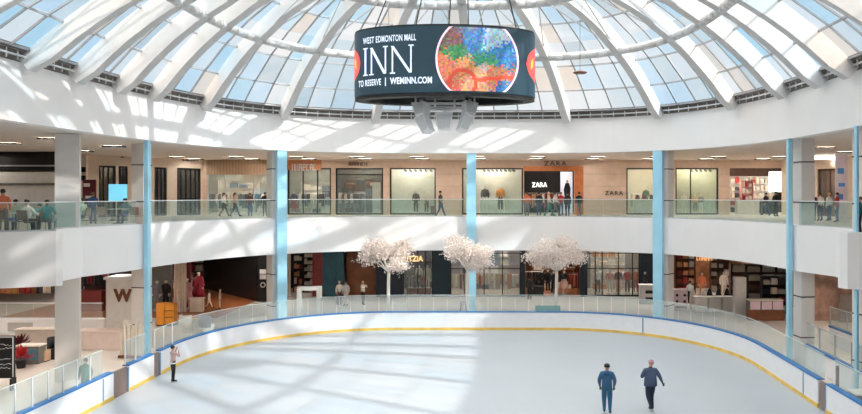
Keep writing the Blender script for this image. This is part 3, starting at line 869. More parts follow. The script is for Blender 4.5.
speaker(461, 113, 131, .42, 25, 24, 'slanted white loudspeaker right of the middle one, lower row')
speaker(423, 103, 115, .5, -30, -8, 'upper white loudspeaker at the left end of the cluster')
speaker(468, 102, 114, .5, 30, 8, 'upper white loudspeaker at the right end of the cluster')
# small device hung from the dome at the right
hd = thing('hanging_lamp', 'small flat brown lamp hung on a wire under the dome right of the screen', 'lamp', (wx(580, 33), 33, wz(73.5, 33)))
MB().lathe([(.28, 0), (.34, .05), (.1, .14)], n=14).build('shade', brownw, hd); MB().tube((0, 0, .14), (0, 0, 3.2), .012, n=4).build('wire', dgrey, hd)

# ------------------------------------------------------------ blossom trees
blossom = mat('blossom_white', (246, 234, 226), .8, noise=.08, scale=6)
bark = mat('bark_white', (232, 224, 216), .8)
def tree(px, Y, top, half, label, seed):
    r_ = random.Random(seed); x = wx(px, Y)
    root = thing('blossom_tree', label, 'tree', (x, Y, 0), group='white blossom trees behind the rink')
    MB().lathe([(.42, 0), (.5, .5), (.46, .52), (.42, .46)], n=18).build('planter', whitep, root)
    mb = MB(); tips = []
    trunk_top = top-1.9
    mb.tube((0, 0, .4), (.04, 0, trunk_top), .11, .085)
    for k in range(13):
        a = 2*pi*k/13+r_.uniform(-.2, .2); el = r_.uniform(.15, 1.3); L = half*r_.uniform(.75, 1.05)*(1 if el < .8 else .95)
        mid = Vector((cos(a)*L*.5*cos(el*.7), sin(a)*L*.5*cos(el*.7), trunk_top+L*.45*sin(el)+.15))
        tip = Vector((cos(a)*L*cos(el*.8), sin(a)*L*cos(el*.8)*.8, trunk_top+.15+min(1.6, L*sin(el)*.95)))
        mb.tube((.04, 0, trunk_top-.1), mid, .06, .035, 6); mb.tube(mid, tip, .035, .012, 5); tips += [mid*.5+tip*.5, tip]
        for q in range(2):
            t2 = tip+Vector((r_.uniform(-.4, .4), r_.uniform(-.4, .4), r_.uniform(-.3, .3))); mb.tube(mid, t2, .02, .01, 4); tips.append(t2)
    mb.build('trunk', bark, root, smooth=True)
    mb = MB()
    for t in tips:
        for q in range(95):
            p = t+Vector((r_.gauss(0, .22), r_.gauss(0, .22), r_.gauss(0, .16))); s_ = r_.uniform(.04, .085)
            for w_ in range(2):
                a = Vector((r_.uniform(-1, 1), r_.uniform(-1, 1), r_.uniform(-1, 1))).normalized(); b_ = a.orthogonal().normalized(); c = a.cross(b_)
                mb.add([p+a*.02, p+b_*s_+a*s_*.4, p+(b_+c)*s_*.8, p+c*s_+a*s_*.4], [(0, 1, 2, 3)])
    o = mb.build('blossom', blossom, root); o['kind'] = 'stuff'
tree(388, 40.75, 5.05, 1.62, 'left of the three white blossom trees, nearest the white arch', 1)
tree(467, 40.6, 5.15, 1.5, 'white blossom tree in front of the pale blue middle fin', 2)
tree(556, 40.75, 5.1, 1.62, 'right of the three white blossom trees, before the open shop', 3)
SKYTOP,SKYB,SUNE,SUNEL,SUNAZ,EXPO,HALL=4.4,1.0,4.3,39,63,0.07,28

# ------------------------------------------------------------ shop walls
WN = [1]
def hit(A, B, px):
    """where the sight line of column px crosses the wall line A-B"""
    k = (px-CX)/F; dx, dy = B[0]-A[0], B[1]-A[1]
    t = (k*A[1]-A[0])/(dx-k*dy); return (A[0]+dx*t, A[1]+dy*t)
def obetween(mb, p, q, z0, z1, th=.3, off=0):
    d = math.hypot(q[0]-p[0], q[1]-p[1]); u = ((q[0]-p[0])/d, (q[1]-p[1])/d)
    c = ((p[0]+q[0])/2-u[1]*off, (p[1]+q[1])/2+u[0]*off)
    return mb.obox(c, u, d, th, z0, z1)
def window(p, q, z0, z1, label, mull=(), trans=(), fr=black, t=.1, glass=True, sill=0):
    WN[0] += 1
    r = thing('window_%d' % WN[0], label, None, ((p[0]+q[0])/2, (p[1]+q[1])/2, z0), kind='structure')
    d = math.hypot(q[0]-p[0], q[1]-p[1]); u = ((q[0]-p[0])/d, (q[1]-p[1])/d)
    mb = MB()
    def pt(f): return (p[0]+u[0]*d*f, p[1]+u[1]*d*f)
    for f in (t/2/d, 1-t/2/d): mb.obox(pt(f), u, t, .14, z0, z1)
    mb.obox(pt(.5), u, d-2*t, .14, z1-t, z1); mb.obox(pt(.5), u, d-2*t, .14, z0, z0+t)
    mb.build('frame', fr, r, True)
    if mull or trans:
        mb = MB()
        for f in mull: mb.obox(pt(f), u, .07, .1, z0+t, z1-t)
        for f in trans: mb.obox(pt(.5), u, d-2*t, .09, z0+(z1-z0)*f-.03, z0+(z1-z0)*f+.03)
        mb.build('mullion', fr, r, True)
    if glass:
        mb = MB(); mb.obox(pt(.5), u, d-2*t, .02, z0+t, z1-t); mb.build('glass_pane', shopglass, r, True)
    return r
def wallrun(A, B, z0, z1, ops, hz, m, px0, px1, name, label, th=.3):
    """solid wall with openings given as pixel columns (px0, px1)"""
    mb = MB(); cur = px0
    for a, b in sorted(ops):
        if a > cur: obetween(mb, hit(A, B, cur), hit(A, B, a), z0, z1, th)
        obetween(mb, hit(A, B, a), hit(A, B, b), hz, z1, th); cur = b
    if px1 > cur: obetween(mb, hit(A, B, cur), hit(A, B, px1), z0, z1, th)
    return struct(name, mb, m, label)
def room(p, q, z0, z1, depth, mback, mside, label, mfloor=None, lamps=1, lm=None):
    """a shop room behind the opening p-q"""
    d = math.hypot(q[0]-p[0], q[1]-p[1]); u = ((q[0]-p[0])/d, (q[1]-p[1])/d); n = (-u[1], u[0])
    dn = p[0]*n[0]+p[1]*n[1]
    def P(f, o):
        k = (dn+o)/dn; return ((p[0]+u[0]*d*f)*k, (p[1]+u[1]*d*f)*k)
    mb = MB(); obetween(mb, P(0, depth), P(1, depth), z0, z1, .1); struct('wall_back', mb, mback, label)
    mb = MB(); obetween(mb, P(.005, .2), P(.005, depth), z0, z1, .06); obetween(mb, P(.995, .2), P(.995, depth), z0, z1, .06); struct('wall_side', mb, mside)
    if mfloor:
        mb = MB(); mb.add([(c_[0], c_[1], zz) for zz in (z0, z0+.012) for c_ in (P(0, 0), P(1, 0), P(1, depth), P(0, depth))], [(3,2,1,0), (4,5,6,7), (0,1,5,4), (1,2,6,5), (2,3,7,6), (3,0,4,7)]); struct('floor_shop', mb, mfloor)
    for i in range(lamps):  # added light panels that brighten the shop, no fitting is visible
        c = P((i+.5)/lamps, min(depth*.5, 2))
        o = MB().obox((0, 0), u, min(1.6, d/lamps*.6), .35, -.05, 0).build('fill_panel', lm or shopfill); o.location = (c[0], c[1], z1-.005)
        tag(o, 'added light panel over '+label, 'light', 'added light panels over '+label)
UA, UB = (-22.0, 51.0), (24.0, 51.0)
ZT = BB+.02
HZ = 9.49
c_pale = mat('display_pale_green', (206, 210, 202), .7); c_grey = mat('display_grey', (176, 180, 176), .7); c_dim = mat('display_dim', (120, 118, 112), .7)
c_brn = mat('shop_brown', (96, 68, 54), .7, noise=.2); c_wht = mat('shop_white', (232, 230, 226), .6)
ops = {'A': (208, 270), 'B': (288, 331.5), 'C': (336, 383.5), 'D': (390, 436), 'E': (462, 523), 'F': (524, 574), 'H': (626, 667), 'I': (675, 718), 'J': (729, 783)}
wallrun(UA, UB, F2, ZT, [ops[k] for k in ops], HZ, stonem, 203, 783, 'wall_back', 'pinkish beige stone shop wall of the upper level')
def op(k, f=0): return hit(UA, UB, ops[k][0]), hit(UA, UB, ops[k][1])
room(*op('A'), F2, HZ+.5, 5, c_grey, c_wht, 'the white shop at the back left', tile2, 2)
room(*op('B'), F2, HZ+.5, 5, c_grey, c_pale, 'the shop with the orange valance', tile2, 1)
room(*op('C'), F2, HZ+.5, 5, c_dim, c_wht, 'the shop with the white pillar display', tile2, 1)
room(*op('D'), F2, HZ+.5, 1.8, c_pale, c_pale, 'the shallow pale display window left of the middle fin', c_wht, 1)
room(*op('E'), F2, HZ+.5, 1.8, c_pale, c_pale, 'the pale display window with two dressed figures', c_wht, 1)
room(*op('F'), F2, HZ+.5, 6, softblack, softblack, 'the dark shop entrance', tile2, 1)
room(*op('H'), F2, HZ+.5, 4, mat('display_cream', (214, 206, 186), .7), c_pale, 'the cream display window by the right fin', c_wht, 1)
room(*op('I'), F2, HZ+.5, 1.8, mat('display_olive', (186, 190, 168), .7), c_pale, 'the pale olive display window at the back right', c_wht, 1)
room(*op('J'), F2, HZ+.5, 6, c_brn, c_wht, 'the open shop with full shelves at the back right', tile2, 3)
window(*op('A'), F2, HZ, 'wide shop window of pale glass under a timber slat valance', (.28, .74), (), alu, .06)
window(*op('B'), F2, HZ, 'shop window under an orange striped valance', (.35, .68), (), black, .1)
window(*op('C'), F2, HZ, 'black framed shop window with a white pillar inside', (), (.86,), black, .1)
window(*op('D'), F2, HZ, 'black framed pale display window with one dark figure')
window(*op('E'), F2, HZ, 'black framed pale display window with an orange shirted figure')
window(*op('H'), F2, HZ, 'black framed display window with green and maroon clothes', (), ())
window(*op('I'), F2, HZ, 'black framed display window in two panes', (.36,), ())
# valances
p, q = op('A'); mb = MB(); obetween(mb, p, q, 9.0, ZT-.01, .1, -.25); struct('trim_3', mb, slatm, 'timber slat valance above the wide shop window')
p, q = hit(UA, UB, 288), hit(UA, UB, 322); mb = MB(); obetween(mb, p, q, 9.35, ZT-.02, .1, -.25); struct('trim_4', mb, boards('orange_slats', (214, 140, 96), True, .2, dark=.6), 'orange striped valance')
# dark entrance: orange wood surround
mb = MB(); a = hit(UA, UB, 523.5)[0]; b = hit(UA, UB, 583)[0]; c = hit(UA, UB, 574)[0]
mb.box(a, b, 50.72, 50.84, HZ-.22, HZ+.12); mb.box(c, b, 50.72, 50.84, F2, HZ-.22)
struct('trim_5', mb, orangew, 'orange wooden surround of the dark shop entrance')
sign('ZARA', 544, 566.5, 161.3, 165.6, 50.82, black, 'black capital letters on the stone above the dark entrance', spacing=1.3)
sign('ZARA', 532, 547, 182.5, 187, 55.6, mat('sign_white', (250, 246, 236), .5, emit=3), 'glowing white letters on the dark wall inside the entrance', spacing=1.1)
sign('ZARA', 605, 623, 191, 195, 50.82, softblack, 'small black letters low on the bare stone wall', spacing=1.3)
po = MB().box(-.0, wx(572.5, 54)-wx(560.5, 54), 0, .06, 0, wz(171, 54)-wz(212, 54)).build('poster', mat('poster_pale', (222, 226, 240), .5, emit=.5)); po.location = (wx(560.5, 54), 54, F2+.05)
tag(po, 'tall pale fashion poster of a figure in a dark suit inside the entrance', 'poster')
# the suited figure printed on the poster
mb = MB(); pw = wx(574, 54)-wx(560.5, 54); m_ = pw*.5
for pts in ([(-.2, 1.15), (.2, 1.1), (.26, 1.9), (.14, 2.3), (-.14, 2.3), (-.28, 1.8)], [(-.2, 1.2), (-.02, 1.2), (-.06, .3), (-.2, .3)], [(.02, 1.2), (.2, 1.2), (.24, .3), (.08, .3)]):
    mb.add([(m_+a, -.008, b) for a, b in pts], [tuple(range(len(pts)))])
o = mb.build('printed_suit', navy, po)
mb = MB(); mb.add([(m_+.1*cos(2*pi*i/12), -.008, 2.42+.13*sin(2*pi*i/12)) for i in range(12)], [tuple(range(12))]); mb.build('printed_face', skin, po)
# illegible small shop lettering: short strokes
def glyphs(px0, px1, py0, py1, A, B, m, label, n=6, off=-.2, seed=1, cat='sign'):
    r_ = random.Random(seed); p, q = hit(A, B, px0), hit(A, B, px1); d = math.hypot(q[0]-p[0], q[1]-p[1]); u = ((q[0]-p[0])/d, (q[1]-p[1])/d)
    Y = (p[1]+q[1])/2; z1, z0 = wz(py0, Y), wz(py1, Y); h = z1-z0; w = d/n
    mb = MB(); c0 = (p[0]-u[1]*off, p[1]+u[0]*off)
    for i in range(n):
        x0 = i*w+w*.1; x1 = (i+1)*w-w*.12; k = r_.randrange(4); s = w*.2
        def bar(a, b, za, zb): c = (a+b)/2; mb.obox((c0[0]+u[0]*c, c0[1]+u[1]*c), u, b-a, .05, z0+za*h, z0+zb*h)
        bar(x0, x0+s, 0, 1)
        if k != 1: bar(x1-s, x1, 0 if k != 3 else .4, 1)
        if k != 2: bar(x0+s, x1-s, .8, 1)
        if k in (1, 3): bar(x0+s, x1-s, 0, .2)
        if k in (0, 3): bar(x0+s, x1-s, .4, .55)
    o = mb.build('store_sign', m); o.location = (0, 0, 0)
    c = Vector((p[0], p[1], z0)); o.data.transform(Matrix.Translation(-c)); o.location = c
    return tag(o, label, cat)
glyphs(349, 368, 162.5, 166, UA, UB, c_brn, 'small worn brown lettering over the black window frame', 6, -.19, 2)
glyphs(293, 318, 164, 171, UA, UB, c_wht, 'white lettering across the orange striped valance', 7, -.36, 5)
# track lights at the head of the pale windows
for k, a, b, n in (('D', 402, 433, 6), ('E', 482, 516, 8), ('I', 691, 714, 5)):
    for i in range(n):
        x, y = hit(UA, UB, a+(b-a)*(i+.5)/n)
        mb = MB(); mb.tube((0, 0, 0), (0, 0, -.1), .02, n=5); mb.tube((-.09, 0, -.12), (.1, -.05, -.2), .065, .075, 7)
        o = mb.build('track_light', black); o.location = (x, y+.45, HZ-.02)
        tag(o, {'D': 'small black track light in the one-figure window', 'E': 'small black track light in the two-figure window', 'I': 'small black track light in the olive window'}[k], 'light', 'track lights '+k)

# upper left angled wall
LA, LB = (-27.2, 44.2), (-21.9, 51.0)
lops = [(98, 115), (117.5, 127), (153.5, 166), (176, 200)]
wallrun(LA, LB, F2, ZT, lops, 9.45, tan, 84, 205.5, 'wall_left', 'tan panelled wall with four dark doorways')
LCOL = [mat('door_olive', (110, 96, 70), .6), mat('door_red', (120, 60, 50), .6), mat('door_peach', (206, 130, 100), .6), mat('door_dark', (74, 62, 52), .6)]
for i, (a, b) in enumerate(lops):
    p, q = hit(LA, LB, a), hit(LA, LB, b)
    room(p, q, F2, 9.45, 1.6, LCOL[i], softblack, 'doorway %s of the tan wall' % ('nearest the diners', 'beside the first letters', 'right of the pale blue fin', 'with vertical bars')[i], tile2, 0)
    window(p, q, F2, 9.45, 'black framed doorway in the tan wall', (.3, .6) if i != 3 else (.2, .4, .6, .8), (.35,) if i == 3 else (), black, .12)
LA2 = LA
def signl(txt, a, b, py0, py1, label, A=LA, B=LB, m=black):
    p, q = hit(A, B, a), hit(A, B, b); d = math.hypot(q[0]-p[0], q[1]-p[1]); ang = math.atan2(q[1]-p[1], q[0]-p[0]); Y = (p[1]+q[1])/2
    h = (py1-py0)*Y/F; vs, fs = textmesh(txt, h, .03, 1.1, .04)
    x0 = min(v[0] for v in vs); x1 = max(v[0] for v in vs); y0 = min(v[1] for v in vs); y1 = max(v[1] for v in vs)
    mb = MB(); mb.add([((v[0]-x0)/(x1-x0)*d, -v[2], (v[1]-y0)/(y1-y0)*h) for v in vs], fs)
    o = mb.build('store_sign', m); n = (sin(ang), -cos(ang)); o.location = (p[0]+n[0]*.2, p[1]+n[1]*.2, wz(py1, Y)); o.rotation_euler = (0, 0, ang)
    return tag(o, label, 'sign')
signl('JACK&JONES', 120, 165.5, 152.5, 158, 'black shop name letters on the tan wall, partly behind the column')
glyphs(181, 197, 155.5, 161, LA, LB, black, 'heavy black lettering over the barred doorway', 6, -.19, 8)

# upper right wall
RA, RB = (20.3, 51.0), (25.0, 41.0)
wallrun(RA, RB, F2, ZT, [(819, 842)], 9.3, tan, 783, 900, 'wall_right', 'tan wall beyond the right bend of the balcony')
p, q = hit(RA, RB, 819), hit(RA, RB, 842); room(p, q, F2, 9.3, 2.5, c_brn, softblack, 'the brown doorway at the upper right', tile2, 1); window(p, q, F2, 9.3, 'brown framed doorway at the upper right', (.5,), (), c_brn, .12)
o = MB().box(0, 1.9, 0, .1, 0, .24).build('light_box', mat('lightbox', (255, 250, 240), .5, emit=3.5)); o.location = (wx(811, 44), 44, wz(159.5, 44)); tag(o, 'long glowing white light box high up beside the right column', 'light')
r = thing('banner', 'tall white and pink banner with blue marks beside the right fin', 'banner', (wx(841, 38), 38, F2)); MB().box(-.32, .32, -.02, .02, .1, 3.7).build('cloth', mat('banner_cloth', (235, 218, 226), .6), r)
[MB().box(a, b, -.03, -.021, c, d).build('printed_mark', mat('banner_blue', (90, 150, 215), .6), r) for a, b, c, d in ((-.2, .15, 2.6, 2.9), (-.15, .2, 1.9, 2.1), (-.2, .1, 1.2, 1.5))]; MB().box(-.36, .36, -.15, .15, 0, .05).tube((0, .04, 0), (0, .04, 3.75), .02).build('stand', alu, r)

# food court back at the upper left
fc = thing('food_counter', 'white food court counter wall under a long black sign band', 'counter', (wx(25, 41), 41, F2))
MB().box(wx(-30, 41), wx(57, 41), 41, 41.4, F2, wz(172, 41)).build('counter_front', c_wht, fc, True)
MB().box(wx(-30, 41), wx(60, 41), 41.0, 41.5, wz(170, 41), wz(150.5, 41)).build('sign_band', black, fc, True)
MB().box(wx(-30, 41), wx(57, 41), 40.9, 40.99, wz(166.5, 41), wz(165, 41)).build('light_strip', alu, fc, True)
MB().box(wx(-30, 41), wx(57, 41), 40.93, 40.99, wz(185.5, 41), wz(183, 41)).build('dark_stripe', c_dim, fc, True)
struct('wall_left', MB().box(XL, wx(57, 41), 41.6, 41.8, F2, ZT), tan, 'wall behind the food court counter')
mb = MB()
for i, (a, b) in enumerate(((167, 172), (175.5, 180.5))): mb.box(wx(79.5, 42.9), wx(85, 42.9), 42.9, 43.0, wz(b, 42.9), wz(a, 42.9))
o = mb.build('menu_board', black); tag(o, 'two black menu strips on the wall right of the broad white column', 'menu board')
struct('wall_left', MB().box(wx(60, 43), wx(86, 43), 43, 43.2, F2, ZT), tan, 'tan wall behind the broad white column')

# ------------------------------------------------------------ ground level shops
GA, GB = (-26.0, 52.0), (26.0, 52.0)
def gp(px): return hit(GA, GB, px)
ZG = FB+.03
struct('ceiling', MB().box(-30, 28, 43.2, YF, FB+.0, FB+.035), softblack, 'dark ceiling of the ground floor')
gops = [(290, 313), (344, 376), (403, 433), (450, 521), (525, 580), (586, 640), (672, 742)]
struct('wall_back', (lambda mb: [obetween(mb, gp(313), gp(323), 0, ZG, .3)] and mb)(MB()), dred, 'dark red wall beside the shelves')
struct('door_1', (lambda mb: [obetween(mb, gp(323), gp(344), 0, ZG, .3), obetween(mb, gp(329), gp(337), .05, 3.0, .4)] and mb)(MB()), teal, 'teal doorway panel')
struct('wall_back', (lambda mb: [obetween(mb, gp(344), gp(376.5), 0, ZG, .3, .8)] and mb)(MB()), brownw, 'brown wooden wall')
struct('wall_back', (lambda mb: [obetween(mb, gp(376.5), gp(403), 0, ZG, .3)] and mb)(MB()), navy, 'blackish navy wall behind the left tree')
struct('wall_back', (lambda mb: [obetween(mb, gp(433), gp(450), 0, ZG, .4)] and mb)(MB()), mat('teal_black', (22, 48, 58), .4), 'blue black pilaster')
for a, b in ((521, 525), (580, 586)): struct('wall_back', (lambda mb: [obetween(mb, gp(a), gp(b), 0, ZG, .4)] and mb)(MB()), navy, 'narrow black pilaster')
struct('wall_back', (lambda mb: [obetween(mb, gp(640), gp(672), 0, ZG, .4)] and mb)(MB()), navy, 'dark wall behind the right fin')
struct('wall_back', (lambda mb: [obetween(mb, gp(258), gp(290), 0, ZG, .4)] and mb)(MB()), tan, 'wall behind the left fin')
rooms = [((290, 313), softblack, 'the dark shop with packed shelves', 1), ((403, 433), mat('violet_dim', (70, 60, 72), .7), 'the clothes window left of the blue black pilaster', 1),
         ((450, 521), mat('mauve_grey', (176, 160, 166), .7), 'the gridded shop window in the middle', 3), ((525, 580), mat('umber', (130, 72, 46), .7, noise=.2), 'the open clothes shop', 2),
         ((586, 640), mat('mauve_pale', (180, 168, 160), .7), 'the gridded shop window with pink clothes', 2), ((672, 742), mat('amber', (150, 96, 62), .7, noise=.25), 'the warm lit shop at the right', 3)]
for (a, b), m, lb, n in rooms: room(gp(a), gp(b), 0, ZG, 4.5, m, c_dim, lb, woodfl if 525 <= a < 580 else tile, n)
window(gp(403), gp(433), 0, ZG-.1, 'black framed ground floor clothes window', (.5, .75), (.62,), black, .08)
window(gp(450), gp(521), 0, ZG-.1, 'large black gridded shop window in the middle', (.2, .48, .74), (.5, .78), black, .1)
window(gp(586), gp(640), 0, ZG-.1, 'black gridded shop window with pink clothes', (.17, .3, .6, .86), (.5, .78), black, .1)
window(gp(672), gp(742), 0, ZG-.1, 'open shop front with slim dark posts', (.33, .66), (), softblack, .08, glass=False)
sgm = mat('sign_gold', (240, 200, 140), .5, emit=1.2)
def gsign(txt, a, b, py0, py1, label, Y=51.6, m=sgm): return sign(txt, a, b, py0, py1, Y, m, label, bold=.03)
gsign('ARITZIA', 398, 423, 256, 261.5, 'glowing gold shop letters half hidden by the left blossom tree')
glyphs(695, 712, 255.5, 260, GA, GB, mat('sign_orange', (246, 180, 120), .5, emit=1.0), 'glowing orange lettering under the balcony at the right', 6, -.35, 4)
# diagonal dark storefront at the left with its black end wall
DA, DB = (-24.6, 57.0), (-17.3, 49.6)
darkfront = mat('dark_shop_front', (40, 38, 40), .25, noise=.5, scale=2.5)
mb = MB(); obetween(mb, hit(DA, DB, 205), hit(DA, DB, 258), 0, ZG, .2); struct('wall_left', mb, darkfront, 'dark glossy shop front running back diagonally')
mb = MB(); mb.box(wx(258, 49.5), wx(269, 49.5), 49.4, 49.9, 0, ZG); struct('wall_left', mb, black, 'black end wall of the dark shop front')
r = thing('store_sign', 'small white panel and round emblem on the black end wall', 'sign', (wx(263, 49.38), 49.38, wz(288, 49.38)))
mb = MB(); mb.box(-.22, .22, -.03, 0, 1.0, 1.32).box(-.22, .22, -.03, 0, .62, .95); mb.build('white_panel', c_wht, r)
mb = MB(); mb.lathe([(.19, 0), (.19, .03)], n=20); o = mb.build('round_emblem', c_wht, r); o.rotation_euler = (R(90), 0, 0); o.location = (0, 0, .22)
mb = MB(); mb.lathe([(.12, .031), (.12, .035)], n=20); o = mb.build('emblem_centre', black, r); o.rotation_euler = (R(90), 0, 0); o.location = (0, 0, .22)
struct('floor_shop', MB().box(-31, -17.6, 43, 57.5, -.015, .005), woodfl, 'orange brown wooden floor of the open shop at the left')
struct('wall_back', MB().box(-40, -23, 57.6, 57.8, 0, ZG), mat('shop_umber', (84, 52, 40), .7, noise=.4, scale=1.5), 'brown back wall of the left shop')
for i, (a, b, m, lb) in enumerate(((150, 171, mat('glaze_grey', (120, 126, 124), .5), 'grey display backing at the left shop'), (184, 190, dred, 'dark red pillar in the left shop'))):
    struct('wall_side', MB().box(wx(a, 47), wx(b, 47), 47, 47.2, 0, ZG), m, lb)
# far left ground shops
struct('wall_left', MB().box(XL, wx(66, 47), 47, 47.2, 1.0, ZG), mat('umber2', (96, 50, 34), .6, noise=.5, scale=1.2), 'dim orange brown shop interior at the far left')
struct('wall_left', MB().box(wx(66, 47), wx(150, 47), 47.3, 47.5, 0, ZG), mat('plum_dark', (58, 32, 34), .6, noise=.4, scale=1), 'dark shop interior behind the letter box')
lowall = thing('planter_wall', 'long white low wall carrying a glass screen at the far left', 'wall', (wx(30, 38), 38, 0))
MB().box(wx(-20, 38), wx(104, 38), 38, 38.35, 0, wz(319, 38)).build('wall_body', whitep, lowall, True)
MB().box(wx(8, 38), wx(33, 38), 37.97, 38, .15, .62).build('vent_panel', mat('vent_grey', (170, 168, 166), .6), lowall, True)
balustrade([(wx(-20, 38.2), 38.2), (wx(60, 38.2), 38.2)], wz(319, 38)+.0, 'glass screen on the long white wall at the far left', h=.85, pane=1.4, gm=rinkglass, post=False)
balustrade([(wx(80, 38.2), 38.2), (wx(103, 38.2), 38.2)], wz(319, 38)+.0, 'short glass screen between the column and the letter box', h=.85, pane=1.4, gm=rinkglass, post=False)
# box with the letter
lb = thing('letter_box_panel', 'white boxy kiosk wall with a big brown letter W', 'kiosk', (wx(121, 36.5), 36.5, 0))
MB().box(wx(106, 36.5), wx(138, 36.5), 36.5, 37.6, 0, wz(278.5, 36.5)).build('body', c_wht, lb, True)
MB().box(wx(104.5, 36.4), wx(139.5, 36.4), 36.3, 37.7, wz(279.5, 36.4), wz(277, 36.4)).build('top_edge', whitep, lb, True)
vs, fs = textmesh('W', 1.0, .05, 1, .05); x0 = min(v[0] for v in vs); x1 = max(v[0] for v in vs); y0 = min(v[1] for v in vs); y1 = max(v[1] for v in vs)
wa, wb = wx(113, 36.4), wx(131.5, 36.4); za, zb_ = wz(302, 36.4), wz(289, 36.4)
o = MB().add([(wa+(v[0]-x0)/(x1-x0)*(wb-wa), 36.44-v[2]*.6, za+(v[1]-y0)/(y1-y0)*(zb_-za)) for v in vs], fs).build('letter', mat('letter_brown', (120, 72, 44), .5, noise=.3, scale=8), lb, True)

# added ceiling panels that brighten both levels; no such fittings are visible
hall = mat('hall_fill', (255, 246, 236), .5, emit=HALL)
fillbase = None
def lamp(x, y, z, lab, grp):
    global fillbase
    if fillbase is None:
        fillbase = thing('fill_panel', lab, 'light', (x, y, z), group=grp)
        MB().box(-.5, .5, -.24, -.2, -.07, 0).box(-.5, .5, .2, .24, -.07, 0).box(-.5, -.46, -.2, .2, -.07, 0).box(.46, .5, -.2, .2, -.07, 0).build('frame', mat('fill_frame', (14, 14, 14), .8), fillbase); MB().box(-.46, .46, -.2, .2, -.02, -.0).build('diffuser', hall, fillbase); return  # black rim keeps the added glow out of view
    dup(fillbase, (x, y, z), 0, lab, grp)
for x in range(-34, 36, 4):
    for y in (46.6, 49.4):
        if abs(x) > 25 and y > 47: continue
        lamp(x+.3, y, BB+.015, 'added flat light panel over the upper walkway', 'added light panels over the upper walkway')
for x, y in ((-20, 31), (-20, 36), (-24, 40), (-24, 34), (-28, 30), (-32, 36), (-30, 40), (-22, 27), (17, 31), (17, 37), (20, 41), (21, 34), (24, 30), (17.5, 27)):
    lamp(x, y, BB+.015, 'added flat light panel over the side galleries', 'added light panels over the side galleries')
hall = mat('ground_fill', (255, 246, 236), .5, emit=HALL*2.2); fillbase = None  # stronger added light for the ground level
for x in range(-30, 28, 4):
    lamp(x, 48.0, FB-.002 if x > -30 else FB, 'added flat light panel under the balcony', 'added light panels under the balcony')
for x, y in ((-20, 32), (-21, 38), (-26, 42), (-26, 35), (-32, 38), (-30, 44), (17, 32), (17, 38), (21, 42), (22, 35), (-21, 44), (19, 45), (-24, 29), (-28, 32), (-20, 29), (-24, 38), (-29, 37), (-34, 41), (-35, 34), (-24, 45), (18, 29), (21, 31)):
    lamp(x, y, FB+.035, 'added flat light panel under the side galleries', 'added light panels under the side galleries')

# ------------------------------------------------------------ shop goods
gr = random.Random(11)
PAL = [(200, 190, 178), (60, 60, 66), (168, 60, 60), (226, 214, 196), (120, 80, 60), (88, 110, 130), (214, 150, 110), (240, 236, 230), (140, 40, 50), (70, 90, 80), (190, 160, 90), (40, 40, 50)]
GM = [mat('goods_%s' % n, c, .7) for n, c in zip(('sand', 'charcoal', 'brick', 'ecru', 'umber', 'denim', 'apricot', 'white', 'wine', 'moss', 'ochre', 'ink'), PAL)]
def garment_mesh(L, m):
    mb = MB(); prof = [(-.22, 0, .0), (-.2, .0, 0)]
    o = [(-.05, 0), (-.22, -.07), (-.26, -.42), (-.19, -.44), (-.16, -.2), (-.17, -L), (.17, -L), (.16, -.2), (.19, -.44), (.26, -.42), (.22, -.07), (.05, 0)]
    n = len(o); mb.add([(a, y, b) for y in (-.05, .05) for a, b in o], [tuple(range(n)), tuple(range(2*n-1, n-1, -1))]+[(i, n+i, n+(i+1) % n, (i+1) % n) for i in range(n)])
    return mb
RK = {}
def rack(px, Y, z, w, rot, label, n=7, pal=None, h=1.5):
    x = wx(px, Y); key = round(w, 2)
    r = thing('clothes_rack', label, 'clothes rack', (x, Y, z), R(rot))
    mb = MB()
    for s in (-1, 1): mb.tube((s*w/2, 0, 0), (s*w/2, 0, h+.08), .02, n=6); mb.tube((s*w/2, -.25, .02), (s*w/2, .25, .02), .02, n=6)
    mb.tube((-w/2, 0, h+.06), (w/2, 0, h+.06), .018, n=6); mb.build('frame', alu, r)
    for i in range(n):
        m = GM[gr.choice(pal)] if pal else gr.choice(GM); L = gr.choice((.7, .95, 1.1)); k = (m.name, L)
        if k not in RK:
            o = garment_mesh(L, m).build('hanging_garment', m); RK[k] = o
        else:
            o = RK[k].copy(); COL.objects.link(o)
        dx = -w/2+w*(i+.5)/n; a = R(rot)
        o.location = (x+dx*cos(a), Y+dx*sin(a), z+h); o.rotation_euler = (0, 0, a+R(78))
        tag(o, 'garment on the '+label, 'clothes', 'garments on the '+label)
BXM = {}
